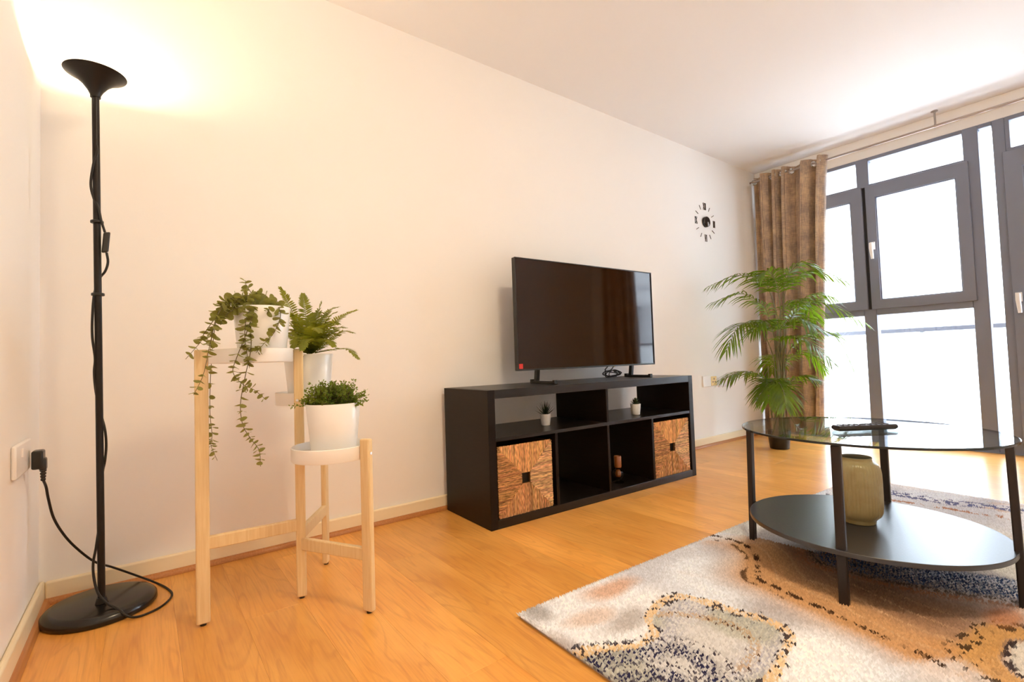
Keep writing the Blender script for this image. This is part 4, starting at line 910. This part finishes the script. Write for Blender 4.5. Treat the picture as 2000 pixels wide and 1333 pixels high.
# remote control on the glass
A_, B_ = Vector((2.062, -1.514, 0)), Vector((2.222, -1.625, 0)); ctr = (A_ + B_) / 2
rm = thing('remote_control', 'black remote control lying on the glass table top', 'remote control', (ctr.x, ctr.y, ZG + 0.0006), math.atan2((B_ - A_).y, (B_ - A_).x))
mb = MB(); P_ = []
for i in range(17):
    u = i / 16; w_ = 0.0215 * (1 - 0.10 * abs(2 * u - 1) ** 3); P_.append((-0.097 + 0.194 * u, w_))
poly = [(x_, -w_) for x_, w_ in P_] + [(x_, w_) for x_, w_ in reversed(P_)]
nn = len(poly); sc_ = lambda f_: [(x_ * f_[0], y_ * f_[1]) for x_, y_ in poly]
L0, L1, L2, L3 = sc_((.96, .75)), sc_((1, 1)), sc_((1, 1)), sc_((.97, .86))
V = [(x_, y_, 0.0) for x_, y_ in L0] + [(x_, y_, 0.006) for x_, y_ in L1] + [(x_, y_, 0.012) for x_, y_ in L2] + [(x_, y_, 0.0165) for x_, y_ in L3]
F = [tuple(range(nn - 1, -1, -1)), tuple(range(3 * nn, 4 * nn))] + [(k * nn + j, k * nn + (j + 1) % nn, (k + 1) * nn + (j + 1) % nn, (k + 1) * nn + j) for k in range(3) for j in range(nn)]
mb.add(V, F).build('body', MT['remote'], rm, local=True, angle=45)
for i in range(9):
    for j in range(3):
        if i == 4: continue
        MB().lathe([(0.0042, 0), (0.0042, 0.0012), (0.003, 0.0022), (0, 0.0024)], 12, (-0.080 + i * 0.0185, -0.011 + j * 0.011, 0.0163)).build('button', MT['rubber'], rm, local=True)
MB().lathe([(0.009, 0), (0.009, 0.0014), (0.007, 0.0024), (0.004, 0.0014), (0, 0.0018)], 24, (-0.006, 0, 0.0163)).build('navigation_ring', MT['rubber'], rm, local=True)

# ------------------------------------------------------------------ curtains on their rod
RX, RZ = 4.720, 2.278
rd = thing('curtain_rod', 'long thin metal curtain rod hung below the ceiling along the window', 'curtain rod', (RX, -1.2, RZ))
MB().tube([(RX, 0.028, RZ), (RX, -2.50, RZ)], 0.0085, 16).build('rod', MT['rod'], rd)
for y in (-1.290, -2.45):
    b = MB().tube([(RX, y, RZ + 0.008), (RX, y, H - 0.002)], 0.006, 12).build('bracket', MT['rod'], rd)
    MB().lathe([(0, 0), (0.02, 0), (0.02, 0.004), (0, 0.004)], 20, (RX, y, H - 0.005)).build('ceiling_plate', MT['rod'], b)
    MB().tube([(RX, y - 0.006, RZ), (RX, y + 0.006, RZ)], 0.0125, 16).build('cradle', MT['rod'], b)

def curtain(label, ya, yb, yb2, ztop, folds, seed, name='curtain', ya2=None):
    rg = random.Random(seed); nu, nv = 240, 26
    c0 = (RX, (ya + yb) / 2, 0.03)
    root = thing(name, label, 'curtain', c0, group='eyelet curtains at the window')
    ph = [rg.uniform(0, 6.28) for _ in range(4)]; V = []
    wd = [rg.uniform(0.6, 1.5) for _ in range(folds)]; cum = [0]
    for x_ in wd: cum.append(cum[-1] + x_)
    cum = [x_ / cum[-1] for x_ in cum]
    def phase(u):
        for k in range(folds):
            if u <= cum[k + 1]: return k + (u - cum[k]) / (cum[k + 1] - cum[k])
        return folds
    def P(u, q):        # q = 0 top ... 1 bottom
        yl = ya if ya2 is None else ya + (ya2 - ya) * q ** 2
        y = yl + (yb + (yb2 - yb) * q ** 0.7 - yl) * u
        p = phase(min(1, max(0, u))) * 2 * math.pi
        sgn = math.sin(p + 0.10 * math.sin(3 * q + ph[0]))
        s_ = math.copysign(abs(sgn) ** 0.55, sgn)
        a = 0.056 * (1 - 0.12 * q)
        xx = RX + a * s_ + 0.006 * math.sin(3 * p + ph[1] + 4 * q) * q + 0.008 * math.sin(u * 7 + q * 3 + ph[2]) * q
        y += 0.020 * math.sin(2 * p + ph[3]) + 0.008 * q * math.sin(p * 0.5 + 5 * q)
        return xx, y
    zb = 0.035
    zs_ = [ztop - 0.10 * j / 26 for j in range(26)] + [ztop - 0.10 - (ztop - 0.10 - zb) * j / nv for j in range(nv + 1)]; nr = len(zs_) - 1
    for zz in zs_:
        q = (ztop - zz) / (ztop - zb)
        for i in range(nu + 1):
            xx, y = P(i / nu, q); V.append((xx, min(y, 0.024), zz))
    F = [(j * (nu + 1) + i, j * (nu + 1) + i + 1, (j + 1) * (nu + 1) + i + 1, (j + 1) * (nu + 1) + i) for j in range(nr) for i in range(nu)]
    eyes = []
    for k in range(folds):
        for hf in (0.0, 0.5):
            eyes.append(Vector((*P(cum[k] + (cum[k + 1] - cum[k]) * (hf + 0.001), 0), RZ)))
    def open_(f):
        c_ = sum((Vector(V[i]) for i in f), Vector()) / 4
        return any((c_ - e_).length < 0.0225 for e_ in eyes)
    F = [f for f in F if V[f[0]][2] < ztop - 0.1 or not open_(f)]
    MB().add(V, F).build('drape', MT['curtain'], root, angle=180, solid=0.004)
    for k in range(folds):
        for hf in (0.0, 0.5):
            u = cum[k] + (cum[k + 1] - cum[k]) * (hf + 0.001); x1, y1 = P(u, 0); x2, y2 = P(min(1, u + 0.004), 0)
            t_ = Vector((x2 - x1, y2 - y1, 0)).normalized(); nrm = Vector((-t_.y, t_.x, 0)); cc = Vector((x1, y1, RZ)); pts = []
            for i in range(25):
                a = 2 * math.pi * i / 24; pts.append(cc + t_ * 0.0235 * math.cos(a) + Vector((0, 0, 0.0235 * math.sin(a))))
            MB().tube(pts, 0.0050, 8, caps=False).build('eyelet', MT['chrome'], root)
    return root
curtain('taupe and gold woven curtain gathered behind the palm in the corner', 0.010, -0.600, -0.475, 2.318, 5, 3)
curtain('taupe curtain gathered at the far side of the balcony door', -2.030, -2.500, -2.540, 2.318, 4, 8, ya2=-1.920)

# ------------------------------------------------------------------ wall clock of stuck-on pieces
ck = thing('wall_clock', 'wall clock of dark stick-on numerals and marks around a black hub', 'clock', (3.947, WY, 1.805))
kx, kz = 3.947, 1.805
hub = MB(); n = 40
ring0 = [(kx + 0.043 * math.cos(2 * math.pi * i / n), kz + 0.043 * math.sin(2 * math.pi * i / n)) for i in range(n)]
hub.add([(x_, WY - 0.0005, z_) for x_, z_ in ring0] + [(x_, WY - 0.020, z_) for x_, z_ in ring0] + [(kx + (x_ - kx) * .93, WY - 0.024, kz + (z_ - kz) * .93) for x_, z_ in ring0],
        [tuple(range(n)), tuple(range(3 * n - 1, 2 * n - 1, -1))] + [(k * n + (j + 1) % n, k * n + j, (k + 1) * n + j, (k + 1) * n + (j + 1) % n) for k in range(2) for j in range(n)])
hub.build('hub', MT['clock'], ck)
def bar(mb, x0, z0, x1, z1, w_, y0=0.0004, y1=0.0035):
    d = Vector((x1 - x0, 0, z1 - z0)); l = d.length; d.normalize(); sd = Vector((-d.z, 0, d.x))
    mb.obox(((x0 + x1) / 2, WY - (y0 + y1) / 2, (z0 + z1) / 2), d * l / 2, Vector((0, (y1 - y0) / 2, 0)), sd * w_ / 2)
for (ang, ln, w_) in ((172, 0.040, 0.007), (150, 0.033, 0.008)):
    mb = MB(); a = R(ang); bar(mb, kx + 0.004 * math.sin(a), kz + 0.004 * math.cos(a), kx + ln * math.sin(a), kz + ln * math.cos(a), w_, 0.0245, 0.0265); mb.build('hand', MT['silver'], ck, smooth=False)
for h in (1, 2, 4, 5, 7, 8, 10, 11):
    a = R(h * 30); mb = MB(); bar(mb, kx + 0.112 * math.sin(a), kz + 0.112 * math.cos(a), kx + 0.152 * math.sin(a), kz + 0.150 * math.cos(a), 0.0042); mb.build('hour_mark', MT['clockm'], ck, smooth=False)
def numeral(h, txt, m_):
    a = R(h * 30); cx_, cz_ = kx + 0.131 * math.sin(a), kz + 0.131 * math.cos(a); hh = 0.027; adv = {'I': 0.011, 'V': 0.024, 'X': 0.024}
    x_ = cx_ - sum(adv[c] for c in txt) / 2; mb = MB()
    for c in txt:
        w_ = adv[c]
        if c == 'I': bar(mb, x_ + w_ / 2, cz_ - hh, x_ + w_ / 2, cz_ + hh, 0.0050)
        if c == 'V': bar(mb, x_ + 0.003, cz_ + hh, x_ + w_ / 2, cz_ - hh, 0.0046); bar(mb, x_ + w_ - 0.003, cz_ + hh, x_ + w_ / 2, cz_ - hh, 0.0024)
        if c == 'X': bar(mb, x_ + 0.003, cz_ + hh, x_ + w_ - 0.003, cz_ - hh, 0.0046); bar(mb, x_ + w_ - 0.003, cz_ + hh, x_ + 0.003, cz_ - hh, 0.0024)
        x_ += w_
    tot = sum(adv[c] for c in txt) * 0.92
    bar(mb, cx_ - tot / 2, cz_ + hh, cx_ + tot / 2, cz_ + hh, 0.0022); bar(mb, cx_ - tot / 2, cz_ - hh, cx_ + tot / 2, cz_ - hh, 0.0022)
    mb.build('numeral', MT[m_], ck, smooth=False)
numeral(12, 'XII', 'clockm'); numeral(3, 'III', 'clockm'); numeral(6, 'VI', 'clockm'); numeral(9, 'IX', 'clockm')

# ------------------------------------------------------------------ palm
PC = (4.085, -0.405)
pl = thing('potted_palm', 'tall palm in a small black pot before the corner curtain', 'potted plant', (PC[0], PC[1], 0.0))
pot(pl, PC[0], PC[1], 0.0005, 0.078, 0.066, 0.135, mat_=MT['plastic'])
random.seed(31); rng = random.Random(31)
for i, pts in enumerate(FRONDS):
    b0 = Vector(pts[0]); a = rng.uniform(0, 6.28); root_ = Vector((PC[0] + 0.035 * math.cos(a), PC[1] + 0.035 * math.sin(a), 0.115))
    mid = root_.lerp(b0, 0.5) + Vector((rng.uniform(-0.008, 0.008), rng.uniform(-0.008, 0.008), 0))
    MB().tube(spline([root_, mid, b0], 12), [0.0075 - 0.0003 * k for k in range(12)], 8).build('stem', MT['cane'], pl)
    L_ = sum((Vector(pts[k + 1]) - Vector(pts[k])).length for k in range(len(pts) - 1))
    frond('frond', [MT['palm'], MT['cane']], pl, pts, 0.235 if i not in (9, 10, 11) else 0.18, 21, 0.0068, start=0.28, rr=0.0042, droop=0.55, fwd=0.60, lift=0.16, jit=0.14)
for i, (ax, hb, ln) in enumerate([(-0.35, 1.02, .42), (0.5, 0.60, .38), (-0.7, 0.62, .36), (-2.9, 0.42, .30)]):
    d_ = Vector((math.cos(ax), math.sin(ax), 0)); b_ = Vector((PC[0], PC[1], hb * 0.75)) + d_ * 0.02
    pts = [b_, Vector((PC[0], PC[1], hb)) + d_ * ln * 0.18, Vector((PC[0], PC[1], hb + 0.10)) + d_ * ln * 0.5, Vector((PC[0], PC[1], hb + 0.06)) + d_ * ln * 0.8, Vector((PC[0], PC[1], hb - 0.05)) + d_ * ln]
    MB().tube(spline([(PC[0] + d_.x * 0.03, PC[1] + d_.y * 0.03, 0.115), Vector((PC[0], PC[1], hb * 0.4)) + d_ * 0.03, b_], 10), [0.007 - 0.0003 * k for k in range(10)], 8).build('stem', MT['cane'], pl)
    frond('frond', [MT['palm'], MT['cane']], pl, pts, 0.20, 20, 0.0072, start=0.28, rr=0.0042, droop=0.55, fwd=0.60, lift=0.16, jit=0.14)
for i in range(5):
    a = rng.uniform(0, 6.28); hgt = rng.uniform(0.55, 0.95); r_ = 0.05
    MB().tube(spline([(PC[0] + 0.03 * math.cos(a), PC[1] + 0.03 * math.sin(a), 0.115), (PC[0] + 0.045 * math.cos(a), PC[1] + 0.045 * math.sin(a), hgt * .5), (PC[0] + r_ * math.cos(a), PC[1] + r_ * math.sin(a), hgt)], 12), [0.0085 - 0.0004 * k for k in range(12)], 8).build('stem', MT['cane'], pl)
